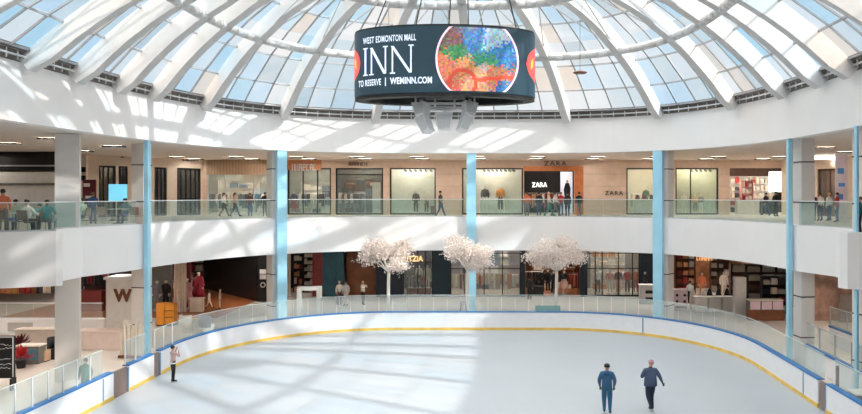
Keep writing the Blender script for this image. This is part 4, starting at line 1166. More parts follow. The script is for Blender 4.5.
def shelf(px, Y, z, w, h, rows, label, per=5, fm=None, pal=None, rot=0, back=None, d=.4, what='boxed goods'):
    x = wx(px, Y); a = R(rot); fm = fm or c_wht
    r = thing('shelf_unit', label, 'shelves', (x, Y, z), a)
    MB().box(-w/2, -w/2+.04, 0, d, 0, h).build('side_panel', fm, r); MB().box(w/2-.04, w/2, 0, d, 0, h).build('side_panel', fm, r)
    MB().box(-w/2+.04, w/2-.04, d-.03, d, 0, h).build('back_panel', back or fm, r)
    for i in range(rows+1):
        zz = min(h*i/rows, h-.03); MB().box(-w/2+.04, w/2-.04, 0, d-.03, zz, zz+.03).build('shelf', fm, r)
    per = max(3, int(per*.62))
    for i in range(rows):
        for j in range(per):
            if gr.random() < .08: continue
            m = GM[gr.choice(pal)] if pal else gr.choice(GM); cw = (w-.14)/per
            bw = cw*.78; bh = min(h/rows-.08, .5)*(.6, .8, 1)[gr.randrange(3)]; k = (m.name, round(bw, 2), round(bh, 2))
            if k not in BXM:
                mb = MB(); q = bw/2; 
                mb.add([(-q, 0, 0), (q, 0, 0), (q, .24, 0), (-q, .24, 0), (-q, .0, bh*.9), (q, .0, bh*.9), (q*.9, .24, bh), (-q*.9, .24, bh)], [(3,2,1,0), (4,5,6,7), (0,1,5,4), (1,2,6,5), (2,3,7,6), (3,0,4,7)])
                o = mb.build('product_box', m); BXM[k] = o
            else:
                o = BXM[k].copy(); COL.objects.link(o)
            lx, ly = -w/2+.07+cw*(j+.5), .05
            o.location = (x+lx*cos(a)-ly*sin(a), Y+lx*sin(a)+ly*cos(a), z+h*i/rows+.031); o.rotation_euler = (0, 0, a)
            tag(o, 'goods on the '+label, 'goods', 'goods on the '+label)
def table(px, Y, z, w, d, h, label, m=c_wht, name='display_table', solid=True):
    r = thing(name, label, 'table', (wx(px, Y), Y, z))
    MB().box(-w/2, w/2, -d/2, d/2, h-.06, h).build('tabletop', m, r)
    if solid: MB().box(-w/2+.06, w/2-.06, -d/2+.06, d/2-.06, 0, h-.06).build('body', m, r)
    else:
        for sx in (-1, 1):
            for sy in (-1, 1): MB().box(sx*(w/2-.06)-.03, sx*(w/2-.06)+.03, sy*(d/2-.06)-.03, sy*(d/2-.06)+.03, 0, h-.06).build('leg', m, r)
    return r
def mannequin(label, px, Y, z, top, bot, face=0, pose='stand', **k):
    sk = mat('mannequin_white', (222, 214, 206), .4)
    x = wx(px, Y); MBs = person(label, x, Y, z+.04, face, pose, top, bot, sk, None, sk, name='mannequin', cat='mannequin', **k)
    MB().lathe([(.24, -.04), (.24, -.0)], n=16).build('base', alu, MBs)
    PEOPLE.remove(MBs); return MBs
T2 = F2+.012
# window A
rack(222, 53, T2, 1.8, 0, 'rack in the wide window near its left end', 8, [0, 3, 7, 5])
rack(252, 54, T2, 2.0, 0, 'rack in the wide window near its right end', 8, [1, 5, 7, 9])
shelf(238, 55.3, T2, 3.2, 2.6, 4, 'white wall shelves deep in the wide window shop', 7, c_wht, [0, 3, 5, 7, 9])
o = MB().box(-.75, .75, 0, .05, 0, 1.3).build('display_board', c_wht); o.location = (wx(252, 52.2), 52.2, wz(183, 52.2)); tag(o, 'square white panel hung in the wide window', 'panel')
# window B
mannequin('display figure in a blue top and red skirt behind the left fin side window', 294, 52, T2, denim, red, dress=red)
rack(312, 53, T2, 1.9, 0, 'rack under the orange valance', 9, [5, 7, 9, 1])
shelf(316, 55.2, T2, 2.4, 2.4, 4, 'wall shelves under the orange valance', 6, c_wht, [0, 3, 5, 7])
# window C
r = thing('display_pillar', 'bright white square pillar in the black framed window', 'display', (wx(376.5, 52), 52, T2)); MB().box(-.27, .27, -.2, .2, 0, 2.1).build('shaft', c_wht, r); MB().box(-.45, .28, -.15, .15, 2.1, 2.35).build('cap', c_wht, r)
rack(352, 53.5, T2, 2.0, 0, 'rack left of the bright white pillar', 9, [1, 4, 5, 11, 0]); shelf(360, 55.2, T2, 2.6, 2.7, 4, 'shelves behind the bright white pillar', 6, c_dim, [1, 4, 5, 11])
o = MB().box(-.5, .5, 0, .05, 0, .5).build('display_board', c_brn); o.location = (wx(358, 52.5), 52.5, wz(191, 52.5)); tag(o, 'small brown panel hung over the clothes rack', 'panel')
# window D
mannequin('slim display figure all in black in the pale window', 416, 52, T2, black, black, h=1.75)
mannequin('display figure in cream and brown at the right of the pale window', 426.5, 52, T2, cream, c_brn, face=30)
table(432.5, 52.2, T2, .35, .5, .6, 'small brown block beside the cream figure', brownw)
# window E
mannequin('display figure with a white shirt and open black jacket', 485, 51.9, T2+.15, black, c_wht, h=1.95, bulk=1.5)
mannequin('display figure in an orange jacket and dark trousers', 500.5, 51.9, T2+.15, orange, navy, h=2.0, bulk=1.5)
# entrance
rack(534, 54.6, T2, 1.6, 0, 'rack at the left of the dark entrance', 8, [6, 7, 4, 2]); rack(552, 55, T2, 1.8, 0, 'rack of red clothes in the dark entrance', 8, [2, 8, 2, 7])
# window H
mannequin('display figure in green in the cream window', 646, 53.4, T2+.3, greend, greend, h=1.7)
table(647, 52.3, T2, 2.0, .8, 1.05, 'white table in the cream window by the right fin', c_wht)
rack(634, 53.6, T2, .9, 0, 'rack of pale clothes in the cream window', 5, [7, 3, 7, 10])
for i, (px, m) in enumerate(((637.5, maroon), (644, maroon), (652, black))):
    mb = MB(); mb.lathe([(.16, 0), (.2, .08), (.13, .22), (.16, .34), (.05, .4)], n=12); o = mb.build('folded_bag', m); o.location = (wx(px, 52.3), 52.3, T2+1.05); tag(o, ('maroon bag nearest the table end', 'maroon bag beside the first one on the white table', 'black bag on the white table by the fin')[i], 'bag')
# window I
mannequin('display figure in cream at the left of the olive window', 684, 52, T2, cream, cream, h=1.6); mannequin('display figure in ochre in the middle of the olive window', 695, 52, T2, mat('ochre_top', (222, 190, 130), .8), c_dim, h=1.5)
mannequin('display figure in pale grey at the olive window pane joint', 701, 52.2, T2, greyc, c_wht, h=1.5)
# shop J
shelf(740, 55.6, T2, 1.6, 2.9, 5, 'left wall shelves of the open upper shop', 8, c_wht, [2, 7, 1, 3, 8]); shelf(762.5, 55.6, T2, 1.9, 2.9, 5, 'right wall shelves of the open upper shop', 9, c_wht, [7, 3, 0, 2])
table(747, 51.9, T2, 1.7, .8, 1.0, 'white glass fronted counter of the open upper shop', c_wht); table(768, 52.7, T2, 1.2, .7, .95, 'second counter of the open upper shop', black)
shelf(747.5, 52.6, T2, .9, 2.5, 5, 'pink free standing tower of goods on the open shop floor', 3, pink, [7, 2, 3])
o = MB().box(0, 1.7, 0, .06, 0, 1.6).build('window_screen', mat('glow_pale', (235, 245, 240), .5, emit=1.6)); o.location = (wx(769, 55), 55, wz(192, 55)); tag(o, 'bright pale screen at the right of the open upper shop', 'screen')
# ground: dark shelf shop
shelf(297.5, 54.0, .012, .75, 3.0, 5, 'red lit shelves left in the dark ground shop', 5, softblack, [2, 8, 0, 3, 6]); shelf(308, 54.0, .012, .8, 3.2, 6, 'pale packed shelves right in the dark ground shop', 4, softblack, [7, 3, 3, 0])
# 403-433
for i, (px, t_, b_) in enumerate(((410.5, greyc, greyc), (419, c_wht, black), (427.5, cream, cream))):
    mannequin(('grey display figure left of the ground clothes window', 'display figure in white top and black trousers in the ground clothes window', 'cream display figure at the right of the ground clothes window')[i], px, 53.0, .495, t_, b_, h=1.75)
table(419, 53, .012, 1.9, .8, .48, 'dark red plinth under the display figures', dred); rack(426, 54.3, .012, 1.4, 0, 'rack of red clothes behind the display figures', 6, [2, 8, 3])
# 450-521 grid
for i, px in enumerate((456.5, 470.5, 484.5, 499, 513)):
    rack(px, 53.2, .012, .86, 0, 'rack %s in the middle gridded window' % ('behind the leftmost panes', 'right of the blossom trunk', 'below the mauve panes', 'in the centre panes', 'by the dark pilaster')[i], 5, [0, 3, 7, 6, 8])
shelf(485, 55.6, .012, 3.9, 3.2, 5, 'mauve wall shelves of the middle gridded shop', 9, mat('mauve_shelf', (190, 176, 182), .6), [0, 3, 7, 5, 6])
# 525-580
rack(533, 54.4, .012, 1.3, 0, 'rack of dark clothes left in the open shop', 6, [1, 4, 11]); rack(571, 53.4, .012, 1.0, 0, 'rack of amber clothes right in the open shop', 6, [6, 4, 10, 2])
mannequin('display figure in a long pale pink dress in the open shop', 564, 52.6, .012, black, pink, dress=mat('dress_pink', (226, 180, 160), .8), h=1.85)
mannequin('display figure in black at the left of the open shop', 542, 53.1, .012, black, black, h=1.85); mannequin('display figure in black beside the right tree trunk', 548, 53.8, .012, black, navy, h=1.8)
mannequin('display figure in dark blue next to the trunk', 553.5, 52.7, .012, navy, navy, h=1.8)
table(536, 52.4, .012, 1.2, .7, .7, 'dark table of goods left in the open shop', softblack); shelf(553, 55.8, .012, 3.4, 3.0, 4, 'amber shelves deep in the open shop', 7, brownw, [6, 4, 3, 1])
# 586-640
for i, (px, t_, b_) in enumerate(((598, c_wht, black), (610, pink, c_wht), (618.5, maroon, pink), (627.5, red, maroon), (636, coral, red), (645, black, black))):
    mannequin(('display figure in white over black', 'display figure in pale pink', 'display figure in maroon top', 'display figure in a red top', 'display figure in coral top', 'display figure in black beside the white kiosk')[i]+' in the gridded window near the right fin', px, 53.0 if i < 5 else 51.2, .012, t_, b_, h=1.95)
rack(612, 54.4, .012, 2.4, 0, 'rack behind the pink figures', 10, [2, 7, 3, 6]); shelf(608, 55.6, .012, 2.7, 3.2, 5, 'wall shelves behind the pink figures', 7, c_wht, [0, 3, 6, 7])
# kiosks
k = table(646, 48.5, 0, 1.0, .7, 1.35, 'white kiosk box with dark slots left of the right fin', c_wht, 'kiosk'); MB().box(-.1, .4, -.36, -.35, .75, .95).box(-.1, .4, -.36, -.35, .3, .5).build('dark_slot', softblack, k)
k = table(679.5, 46, 0, 1.0, .7, 1.35, 'white and pink kiosk box with dark round spots', mat('kiosk_pink', (238, 216, 222), .6), 'kiosk')
mb = MB()
for a in (-.25, .25):
    for b in (.6, 1.0): mb.ball((a, -.36, b), (.09, .02, .09), 8)
mb.box(-.4, .4, -.365, -.352, .15, .28); mb.build('dark_spots', maroon, k)
shelf(686, 54, .012, 1.5, 3.2, 5, 'pink and wine shelves left in the warm lit shop', 5, c_brn, [2, 8, 6, 0]); shelf(721, 54, .012, 1.6, 3.1, 5, 'dim shelves right in the warm lit shop', 6, c_brn, [3, 0, 7, 4])
mannequin('display figure in coral with arms down in the warm lit shop', 702, 51, 0, coral, orangew, h=1.9); mannequin('tall cream display figure in the warm lit shop', 724, 51, 0, cream, cream, h=2.0)
for i, px in enumerate((700, 714, 728)):
    table(px, 45.2, 0, .88, .6, 1.0, 'white counter unit %s in front of the warm lit shop' % ('at the left end', 'in the middle', 'beside the white pillar')[i], c_wht, 'counter')
for i, (px, m) in enumerate(((694, cream), (705, c_wht), (711, black), (720, softblack), (728.5, black))):
    mb = MB(); mb.lathe([(.12, 0), (.17, .1), (.14, .3), (.05, .42)], n=12); o = mb.build('display_bust', m); o.location = (wx(px, 46), 46.3, 1.0 if False else 0); o.scale = (1.4, 1.4, 3.2)
    tag(o, ('cream bust left of the counters', 'white bust behind the left counter', 'black bust behind the middle counter', 'small black bust near the pillar', 'black bust right beside the pillar')[i], 'bust')
r = thing('display_pillar', 'tall white pillar with a black edge before the warm lit shop', 'pillar', (wx(739.5, 43.5), 43.5, 0)); MB().box(-.34, .34, -.25, .25, 0, wz(277, 43.5)).build('shaft', c_wht, r); MB().box(.345, .5, -.2, .25, 0, wz(277, 43.5)+.3).build('black_edge', black, r)
# right counter
r = thing('shop_counter', 'long counter with pink panels on a brown wooden base', 'counter', (wx(765, 42.3), 42.3, 0))
MB().box(-1.05, 1.05, -.3, .3, .0, .62).build('base', brownw, r); MB().box(-1.05, 1.05, -.3, .3, 1.18, 1.25).build('worktop', cream, r); MB().box(-1.0, 1.0, -.2, .28, .62, 1.18).build('body', c_dim, r)
for i in range(3): MB().box(-.98+.68*i, -.38+.68*i, -.29, -.25, .66, 1.15).build('panel', mat('panel_pink', (236, 208, 220), .6), r); 
shelf(762, 47, 0, 4.2, 2.9, 5, 'cream lit shelves behind the pink panelled counter', 7, c_brn, [3, 7, 0, 4, 10]); shelf(775, 44.5, 0, 1.6, 2.4, 4, 'shelves at the right end above the counter', 4, softblack, [2, 3, 7, 1])
struct('wall_right', MB().box(wx(742, 50), wx(800, 50), 50, 50.2, 0, ZG), mat('umber3', (140, 104, 84), .7, noise=.4, scale=1.5), 'brown wall behind the right counter')
struct('wall_right', MB().box(wx(795, 42), wx(862, 42), 42, 42.2, 0, ZG), mat('umber4', (186, 148, 130), .7, noise=.5, scale=1.2), 'reddish shop wall at the far right')
struct('wall_right', MB().box(20.0, 42, 41.5, 41.7, 0, 1.6), mat('grey_low', (150, 140, 136), .7), 'grey low wall at the far right')
# left shop
for i, (px, Y, t_, b_, dr) in enumerate(((157, 45.5, greyc, greyc, None), (166, 45.8, softblack, navy, None), (187, 46, pink, pink, pink), (198.5, 47.5, mat('pink_red', (200, 70, 90), .7), maroon, mat('wine_red', (165, 35, 60), .7)))):
    mannequin(('grey display figure at the left end of the left shop', 'dark display figure beside the grey one', 'pink display figure by the cream drapes', 'display figure in a wine red dress on the wooden floor')[i], px, Y, 0.012, t_, b_, h=(2.0, 2.0, 2.1, 2.35)[i], dress=dr)
mb = MB()
for i in range(9):
    a = wx(175, 45)+i*.085; mb.tube((a, 45+.08*(i % 2), 0.0), (a, 45+.08*(i % 2), 3.6), .07, .06, 8)
o = mb.build('curtain', cream); tag(o, 'tall cream curtain hanging at the left shop', 'curtain')
rack(170, 48.5, .012, 2.0, 10, 'rack behind the cream curtain', 8, [3, 7, 2, 6]); rack(192, 49.5, .012, 1.6, 0, 'rack of pink clothes in the left shop', 7, [2, 6, 8, 3])
shelf(203, 57.0, .012, 3.0, 3.2, 5, 'wall shelves deep in the left shop', 8, c_brn, [3, 0, 9, 2, 4]); table(197, 45.2, .012, .9, .5, .9, 'cream fringed table by the curtain', cream)
# far left goods
for i, (px, w) in enumerate(((8, 1.2), (27, 1.1), (44, 1.0), (58, .8))):
    shelf(px, 46.3, 1.0, w, 1.9, 3, 'orange lit shelves %s far left ground' % ('at the picture edge', 'left of the dark gap', 'in the dark gap', 'beside the broad column')[i], 5, (orangew, brownw, softblack, c_dim)[i], ([6, 10, 2, 3], [6, 3, 4, 2], [9, 1, 3], [7, 1, 0])[i])
table(92, 45.5, 0, 1.6, .6, 1.35, 'dark red counter behind the letter box', dred); rack(96, 46.5, 0, 1.6, 0, 'rack of dark clothes behind the letter box', 7, [8, 1, 4, 11], h=2.6)

# ------------------------------------------------------------ people and furniture
ltgreen = mat('pale_green_top', (190, 205, 180), .8); offw = mat('off_white_cloth', (236, 228, 218), .8)
FL = F2+.0
def pp(label, px, Y, z, face, pose, top, bot, **k): return person(label, wx(px, Y), Y, z, face, pose, top, bot, **k)
def chair(px, Y, z, face, label, m=chairm):
    r = thing('dining_chair', label, 'chair', (wx(px, Y), Y, z), R(face), 'brown food court chairs')
    MB().box(-.22, .22, -.22, .22, .43, .46).build('seat', m, r)
    mb = MB(); mb.add([(x, y+(.06 if z_ > .6 else 0), z_) for z_ in (.5, .88) for x, y in ((-.22, .2), (.22, .2), (.22, .23), (-.22, .23))], [(3,2,1,0), (4,5,6,7), (0,1,5,4), (1,2,6,5), (2,3,7,6), (3,0,4,7)])
    mb.build('backrest', m, r)
    for sx in (-1, 1):
        for sy in (-1, 1): MB().tube((sx*.2, sy*.2, 0), (sx*.19, sy*.19, .44 if sy < 0 else .52), .014, n=6).build('leg', alu, r)
    return r
def rtable(px, Y, z, label, m=c_wht):
    r = thing('cafe_table', label, 'table', (wx(px, Y), Y, z), 0, 'food court tables')
    MB().box(-.36, .36, -.36, .36, .72, .75).build('tabletop', m, r); MB().tube((0, 0, .02), (0, 0, .72), .035).build('post', dgrey, r); MB().lathe([(.25, 0), (.25, .02), (.05, .05)], n=16).build('base', dgrey, r)
# food court, upper left
rtable(16, 27.9, FL, 'food court table at the left picture edge'); rtable(40, 27.9, FL, 'food court table in front of the diner in teal'); rtable(69, 31.6, FL, 'food court table right of the broad white column'); rtable(118, 35.6, FL, 'food court table in front of the diner in a black cap')
for i, (px, Y, f) in enumerate(((8, 27.2, 150), (27.5, 27.0, 170), (48.5, 27.8, 190), (82.5, 31.5, 275), (104, 33.6, 185), (125, 36.3, 0), (137, 33.6, 180))):
    chair(px, Y, FL, f, ('brown chair at the left picture edge', 'brown chair of the diner with a hair bun', 'brown chair of the diner in teal', 'brown chair of the diner facing left', 'empty brown chair between the two right diners', 'brown chair of the diner in a black cap', 'empty brown chair beside the blue fin')[i])
pp('standing visitor in an orange top at the left edge of the food court', 3, 26.75, FL, 200, 'phone', coral, c_brn, h=1.72, bulk=1.2, hair=hairb)
pp('diner in a white jacket with a black hair bun, back to the rink', 27.5, 27.0, FL, 170, 'sit', offw, softblack, hair=hairb, style='bun')
pp('diner in a pale green top between the bun and the teal diner', 15.5, 28.9, FL, 10, 'sit', ltgreen, denim, hair=hairb)
pp('small diner behind the tables with only the head showing', 39.5, 28.8, FL, 5, 'sit', tealc, black, hair=hairb, h=1.5)
pp('diner in a teal sweater with short black hair', 47.5, 27.6, FL, 190, 'sit', tealc, greyc, hair=hairb, bulk=1.15)
pp('diner in a pale green shirt and jeans sitting sideways, facing left', 82.5, 31.5, FL, 275, 'sit', ltgreen, denim, hair=hairb, h=1.78)
pp('diner in a black cap and jeans facing the rink', 125, 36.3, FL, 0, 'sit', mat('steel_blue_top', (120, 150, 165), .8), denim, hair=black, style='cap')
pp('person in blue standing behind the diner facing left', 93, 35.0, FL, 200, 'stand', denim, denim, hair=hairn, h=1.6)
def standee(name, label, px, Y, w, z0, z1, m, cat='sign', marks=None):
    r = thing(name, label, cat, (wx(px, Y), Y, FL)); MB().box(-w/2, w/2, -.04, .04, z0, z1).build('panel', m, r); MB().box(-w/2+.05, w/2-.05, -.2, .2, 0, .05).tube((0, 0, .04), (0, 0, z0), .04).build('stand', dgrey, r)
    if marks: marks(r)
    return r
standee('poster_stand', 'dark maroon poster board with a white mark behind the diners', 89.5, 39, .72, .95, 2.3, maroon, marks=lambda r: [MB().box(-.2, .2, -.06, -.041, 1.25, 1.4).build('white_mark', c_wht, r), MB().box(-.3, .05, -.06, -.041, 1.9, 2.1).build('white_mark', c_wht, r)])
standee('display_screen', 'glowing pale cyan screen beside the column in the food court', 118, 39.6, 1.02, 1.1, 2.05, mat('cyan_screen', (120, 205, 235), .4, emit=.9, noise=.3, scale=1.5), 'screen')
# upper walkway
pp('walker with long dark hair in a white coat at the back left', 224, 46.5, FL, 95, 'walk', offw, softblack, hair=hairb, style='long', h=1.62)
pp('walker in a pink coat with dark hair right behind the white coat', 235, 46.3, FL, 90, 'walk', pink, softblack, hair=hairb, style='long', h=1.62, bulk=1.1)
pp('person in brown before the hung white panel', 250, 47.6, FL, 180, 'stand', c_brn, denim, hair=hairn, h=1.6)
pp('person in black at the right end of the wide window', 265, 47.2, FL, 200, 'stand', black, black, hair=hairb, h=1.65)
pp('man in a dark vest with pale sleeves and jeans walking left of the middle fin', 440.5, 44.3, FL, 70, 'walk', mat('vest_dark', (70, 66, 70), .8), denim, hair=hairb, short_sleeves=True, h=1.74, bulk=1.1)
ent = [(527, 47.5, coral, greyc, hairn, 'short', 'visitor in coral at the left side of the dark entrance'), (539, 48.5, softblack, denim, hairb, 'short', 'visitor in black under the glowing letters'),
       (549, 46.6, offw, tealc, hairw, 'long', 'visitor in a white coat and teal trousers before the dark entrance'), (555, 47.2, c_wht, greyc, hairb, 'short', 'visitor in white right behind the teal trousers'),
       (561, 48.6, red, denim, hairn, 'short', 'visitor in red before the fashion poster'), (567.5, 47.2, navy, navy, hairb, 'short', 'visitor in dark blue in front of the fashion poster'),
       (579, 46.2, black, greyc, hairb, 'short', 'visitor in a black top and grey trousers at the orange frame')]
for i, (px, Y, t, b, h, st, l) in enumerate(ent): pp(l, px, Y, FL, (170, 185, 80, 95, 10, 190, 200)[i], 'walk' if i in (2, 3) else 'stand', t, b, hair=h, style=st, h=1.66)
pp('shopper in black seen over the rail left of the right bend fin', 776, 46.5, FL, 120, 'stand', black, black, hair=hairb, h=1.7)
pp('shopper with dark hair and dark coat further left along the rail', 766, 48.4, FL, 200, 'walk', softblack, denim, hair=hairb, h=1.62)
for i, (px, Y, t, h, l) in enumerate(((813, 38.6, maroon, hairb, 'visitor in maroon right of the right column'), (820, 39, offw, hairn, 'visitor in off white beside the one in maroon'), (829, 39.3, c_wht, hairw, 'fair haired visitor in white before the brown doorway'), (837, 37.5, red, hairb, 'visitor in red next to the banner'))):
    pp(l, px, Y, FL, 170+20*i, 'stand', t, denim, hair=h, h=1.6)
pp('visitor in dark teal stripes at the right picture edge', 860, 25.75, FL, 240, 'stand', mat('teal_dark_cloth', (20, 84, 84), .8), black, hair=hairn, h=1.42, bulk=1.1)
# benches on the right gallery
for i, px in enumerate((800+3, 826)):
    pass
# ground floor
pp('white shirted visitor, left of a pair near the teal doorway', 339.5, 48, 0, 20, 'stand', offw, c_brn, hair=hairw, h=1.66)
pp('white shirted visitor, right of a pair near the teal doorway', 346, 47.6, 0, 340, 'stand', c_wht, offw, hair=hairb, h=1.72, bulk=1.1)
pp('visitor with a white jacket and black trousers raising an arm before the brown wall', 363, 48, 0, 60, 'armsup', offw, black, hair=hairw, h=1.66, bulk=1.15)
pp('child in cream on the wooden floor, left of two', 209, 46.5, 0, 90, 'walk', cream, offw, hair=hairn, h=1.2)
pp('child in off white with fair hair on the wooden floor, right of two', 220, 46.3, 0, 300, 'stand', offw, cream, hair=hairw, h=1.32, bulk=1.2)
pp('small visitor in green watching from behind the left rink glass', 85.5, 26.0, 0, 10, 'stand', greend, greend, hair=hairn, h=1.52)
pp('visitor in black in the open clothes shop behind the right tree', 529.5, 50.2, 0, 180, 'stand', softblack, black, hair=hairb, h=1.7)
pp('visitor in white crouched in front of the warm lit shop', 690, 48.5, 0, 160, 'stand', c_wht, softblack, hair=hairb, h=1.6)
# white arch
r = thing('display_arch', 'white rectangular arch standing behind the rink left of the trees', 'arch', (wx(309.5, 43), 43, 0))
for s in (-1, 1): MB().box(s*.6-.12, s*.6+.12, -.2, .2, 0, 1.7).build('leg', c_wht, r)
MB().box(-.72, .72, -.2, .2, 1.7, 1.93).build('crossbar', c_wht, r)
# orange kiosk
r = thing('kiosk', 'orange wooden cabinet with open shelves beside the left bend fin', 'cabinet', (wx(167, 40.6), 40.6, 0))
MB().box(-.5, -.05, -.25, .25, 0, 1.3).build('body', orange, r); 
for i in range(3): MB().box(-.05, .5, -.22, .22, .1+.4*i, .47+.4*i).build('drawer', orange, r)
MB().box(-.5, .5, -.25, .25, 0, .06).build('plinth', softblack, r)
# rounded white lounge chairs near the glass
for i, px in enumerate((188, 207)):
    r = thing('lounge_chair', ('rounded pale lounge chair behind the left corner glass, left one', 'rounded pale lounge chair behind the left corner glass, right one')[i], 'chair', (wx(px, 38.6), 38.6, 0), R(150))
    MB().lathe([(.3, 0), (.36, .2), (.38, .42), (.3, .46)], n=18).build('seat', offw, r, smooth=True)
    mb = MB(); n = 12; P = []
    for k in range(n+1):
        a = R(10+160*k/n); P.append((cos(a)*.4, sin(a)*.4, cos(a), sin(a)))
    fixnormals(mb.sweep(P, [(-.06, .3), (.03, .3), (.07, .95), (0, .97)]).build('backrest', greyc if i else offw, r, smooth=True))
# small pieces seen through the far glass
r = thing('sandwich_board', 'grey folding frame standing before the middle blossom tree', 'sign', (wx(463.5, 39.9), 39.9, 0))
for s in (-1, 1): MB().tube((s*.26, 0, 0), (s*.12, 0, 1.45), .04).build('leg', greyc, r)
MB().box(-.16, .16, -.03, .03, 1.35, 1.5).build('top_bar', greyc, r)
def bench(px, w, m, label, h=1.2):
    r = thing('bench', label, 'bench', (wx(px, 40.0), 40.0, 0)); MB().box(-w/2, w/2, -.2, .2, .4, .46).build('seat', m, r)
    MB().box(-w/2, w/2, .16, .2, .6, h).build('backrest', m, r)
    for s in (-1, 1): MB().box(s*(w/2-.1)-.03, s*(w/2-.1)+.03, -.18, .2, 0, .4).build('leg', dgrey, r); MB().box(s*(w/2-.1)-.03, s*(w/2-.1)+.03, .16, .2, .46, .6).build('bracket', dgrey, r)
bench(548, 1.45, tealc, 'teal bench behind the far glass below the right tree'); bench(398, 1.0, offw, 'white bench behind the far glass right of the left tree trunk', 1.35)
# lower left clutter
r = thing('menu_board', 'black sign board with white frame and white script at the bottom left', 'sign', (wx(4, 27.2), 27.2, 0))
MB().box(-.45, .42, -.04, .04, .45, 2.1).build('panel', black, r); MB().box(.36, .4, -.055, -.041, .5, 2.05).box(-.45, .4, -.055, -.041, 2.03, 2.07).build('white_frame', whitep, r)
mb = MB(); q = random.Random(5)
for zz in (1.75, 1.62, 1.2, 1.0, .85):
    xx = -.3
    while xx < .25: w_ = q.uniform(.04, .12); mb.tube((xx, -.05, zz+q.uniform(-.04, .04)), (xx+w_, -.05, zz+q.uniform(-.04, .04)), .012, n=4); xx += w_+.02
mb.build('white_script', whitep, r)
for s in (-.35, .35): MB().box(s-.03, s+.03, -.15, .15, 0, .45).build('leg', black, r)
r = thing('arcade_cabinet', 'low cabinet with two teal screens at the lower left', 'cabinet', (wx(31, 31.5), 31.5, 0)); MB().box(-.5, .5, -.25, .25, 0, .78).build('body', c_dim, r); MB().box(-.44, -.02, -.27, -.252, .2, .66).box(.04, .44, -.27, -.252, .2, .66).build('screens', mat('teal_screen', (70, 120, 135), .3, emit=.2), r); MB().box(-.54, .54, -.28, .28, .78, .84).build('top', offw, r)
for i, (px, Y, k) in enumerate(((21, 30.6, 1.2), (19, 33.0, 1.25))):
    r = thing('potted_plant', ('red leaved plant in a pot in front of the teal screens', 'tall dark red leaved plant behind the teal screens')[i], 'plant', (wx(px, Y), Y, 0)); MB().lathe([(.16, 0), (.22, .35), (.19, .35)], n=14).build('pot', softblack, r)
    mb = MB(); q = random.Random(i+2)
    for j in range(90):
        a = q.uniform(0, 2*pi); e = q.uniform(.1, 1.4); L = q.uniform(.3, .62)*k; d_ = Vector((cos(a)*cos(e), sin(a)*cos(e), sin(e))); s_ = Vector((-sin(a), cos(a), 0))*.06
        c = Vector((0, 0, .35)); mb.add([c+d_*L*.3, c+d_*L*.7-s_, c+d_*L, c+d_*L*.7+s_], [(0, 1, 2, 3)])
    o = mb.build('leaves', red if i == 0 else maroon, r)
r = thing('armchair', 'black rounded armchair standing left of the broad column', 'chair', (wx(55, 32.4), 32.4, 0)); MB().lathe([(.3, 0), (.36, .15), (.36, .4), (.3, .44)], n=16).build('seat', black, r, smooth=True)
P = [(cos(R(10+160*k/12))*.38, sin(R(10+160*k/12))*.38, cos(R(10+160*k/12)), sin(R(10+160*k/12))) for k in range(13)]
fixnormals(MB().sweep(P, [(-.08, .3), (.05, .3), (.06, .9), (-.03, .96)]).build('backrest', black, r, smooth=True))
r = thing('stool', 'small cream box stool beside the black armchair', 'stool', (wx(42.5, 31.8), 31.8, 0)); MB().box(-.25, .25, -.2, .2, .05, .5).build('seat', mat('apricot_cloth', (226, 190, 160), .8), r); MB().box(-.22, .22, -.17, .17, 0, .05).build('foot', softblack, r)
k = table(103, 34.6, 0, 2.3, 1.0, .9, 'wide pale counter right of the broad column', mat('pale_pink_top', (232, 212, 202), .5), 'counter')
k = table(42, 35.2, 0, 2.4, .7, .85, 'long pale counter left of the broad column', mat('pale_beige_top', (216, 202, 192), .5), 'counter')
r = thing('plank_rack', 'upright cream boards leaning in a rack left of the blue fin', 'rack', (wx(132, 32.6), 32.6, 0)); MB().box(-.55, .55, -.2, .2, 0, .12).build('base', brownw, r)
for i in range(6): MB().box(-.5+.17*i, -.37+.17*i, -.12, .12, .12, 1.3+.22*((i*5) % 3)).build('board', cream, r)
r = thing('pole', 'maroon padded pole standing at the gap in the right boards', 'pole', (wx(837.5, 24.6), 24.6, 0)); MB().lathe([(.18, 0), (.18, .03), (.05, .05)], n=14).build('foot', alu, r); MB().tube((0, 0, .05), (0, 0, 1.55), .06).build('shaft', maroon, r)
o = MB().box(-.5, .5, -.45, .45, 0, .03).build('floor_mat', black); o.location = (wx(802, 31.8), 31.8, -.018); tag(o, 'black floor mat at the foot of the right column', 'mat')
r = thing('cabinet', 'low black cabinet with pale top at the bottom right corner', 'cabinet', (wx(864, 23.2), 23.2, 0)); MB().box(-.4, .4, -.3, .3, 0, 1.0).build('body', black, r); MB().box(-.43, .43, -.33, .33, 1.0, 1.05).build('top', offw, r)

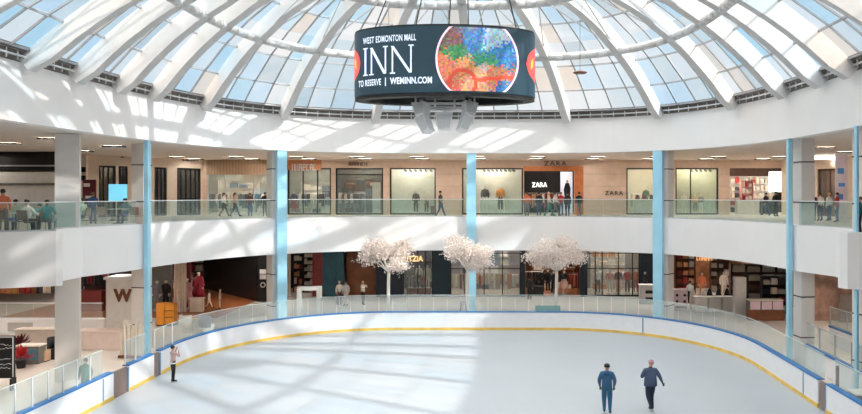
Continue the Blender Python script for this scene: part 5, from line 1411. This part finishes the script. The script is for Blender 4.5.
# ------------------------------------------------------------ light, sky, camera
w = bpy.data.worlds.new('World'); SC.world = w; w.use_nodes = True; nt = w.node_tree; nt.nodes.clear()
wo = nt.nodes.new('ShaderNodeOutputWorld'); bg = nt.nodes.new('ShaderNodeBackground')
tc = nt.nodes.new('ShaderNodeTexCoord'); ns = nt.nodes.new('ShaderNodeTexNoise'); ns.inputs['Scale'].default_value = 5; ns.inputs['Detail'].default_value = 5
nt.links.new(tc.outputs['Generated'], ns.inputs['Vector'])
cr = nt.nodes.new('ShaderNodeValToRGB'); nt.links.new(ns.outputs['Fac'], cr.inputs[0])
cr.color_ramp.elements[0].position = .38; cr.color_ramp.elements[0].color = (.62, .76, .87, 1)
cr.color_ramp.elements[1].position = .62; cr.color_ramp.elements[1].color = (.93, .93, .93, 1)
sep = nt.nodes.new('ShaderNodeSeparateXYZ'); nt.links.new(tc.outputs['Generated'], sep.inputs[0])
mr = nt.nodes.new('ShaderNodeMapRange'); mr.interpolation_type = 'SMOOTHSTEP'
mr.inputs['From Min'].default_value = .27; mr.inputs['From Max'].default_value = .5; mr.inputs['To Min'].default_value = 1; mr.inputs['To Max'].default_value = SKYTOP
nt.links.new(sep.outputs['Z'], mr.inputs['Value'])
mxw = nt.nodes.new('ShaderNodeMix'); mxw.data_type = 'RGBA'; mf = nt.nodes.new('ShaderNodeMapRange'); mf.inputs['From Min'].default_value = .27; mf.inputs['From Max'].default_value = .45
nt.links.new(sep.outputs['Z'], mf.inputs['Value']); nt.links.new(mf.outputs[0], mxw.inputs[0]); nt.links.new(cr.outputs[0], mxw.inputs[6]); mxw.inputs[7].default_value = (.95, .90, .85, 1)
vm = nt.nodes.new('ShaderNodeVectorMath'); vm.operation = 'SCALE'
nt.links.new(mxw.outputs[2], vm.inputs[0]); nt.links.new(mr.outputs[0], vm.inputs['Scale'])
nt.links.new(vm.outputs[0], bg.inputs[0]); bg.inputs[1].default_value = SKYB
nt.links.new(bg.outputs[0], wo.inputs[0])
sd = bpy.data.lights.new('sun', 'SUN'); sd.energy = SUNE; sd.angle = R(1.3); sd.color = (1, .95, .88)
so = bpy.data.objects.new('sun', sd); COL.objects.link(so); so.location = (20, -10, 40)
el = R(SUNEL); az = R(SUNAZ)   # azimuth from -Y towards +X
d = Vector((-sin(az)*cos(el), cos(az)*cos(el), -sin(el)))
so.rotation_euler = d.to_track_quat('-Z', 'Y').to_euler()
cd = bpy.data.cameras.new('camera'); cd.sensor_width = 36; cd.lens = 36*F/862; cd.shift_x = (431-CX)/862; cd.shift_y = (CY-207)/862
cd.clip_end = 500; cd.clip_start = .1
co = bpy.data.objects.new('camera', cd); COL.objects.link(co); co.location = (0, 0, E); co.rotation_euler = (R(90), 0, 0)
SC.camera = co
SC.view_settings.view_transform = 'Standard'; SC.view_settings.look = 'None'; SC.view_settings.gamma = 1
SC.view_settings.exposure = EXPO
SC.cycles.transparent_max_bounces = 24
SC.cycles.max_bounces = 8; SC.cycles.diffuse_bounces = 5; SC.cycles.glossy_bounces = 3
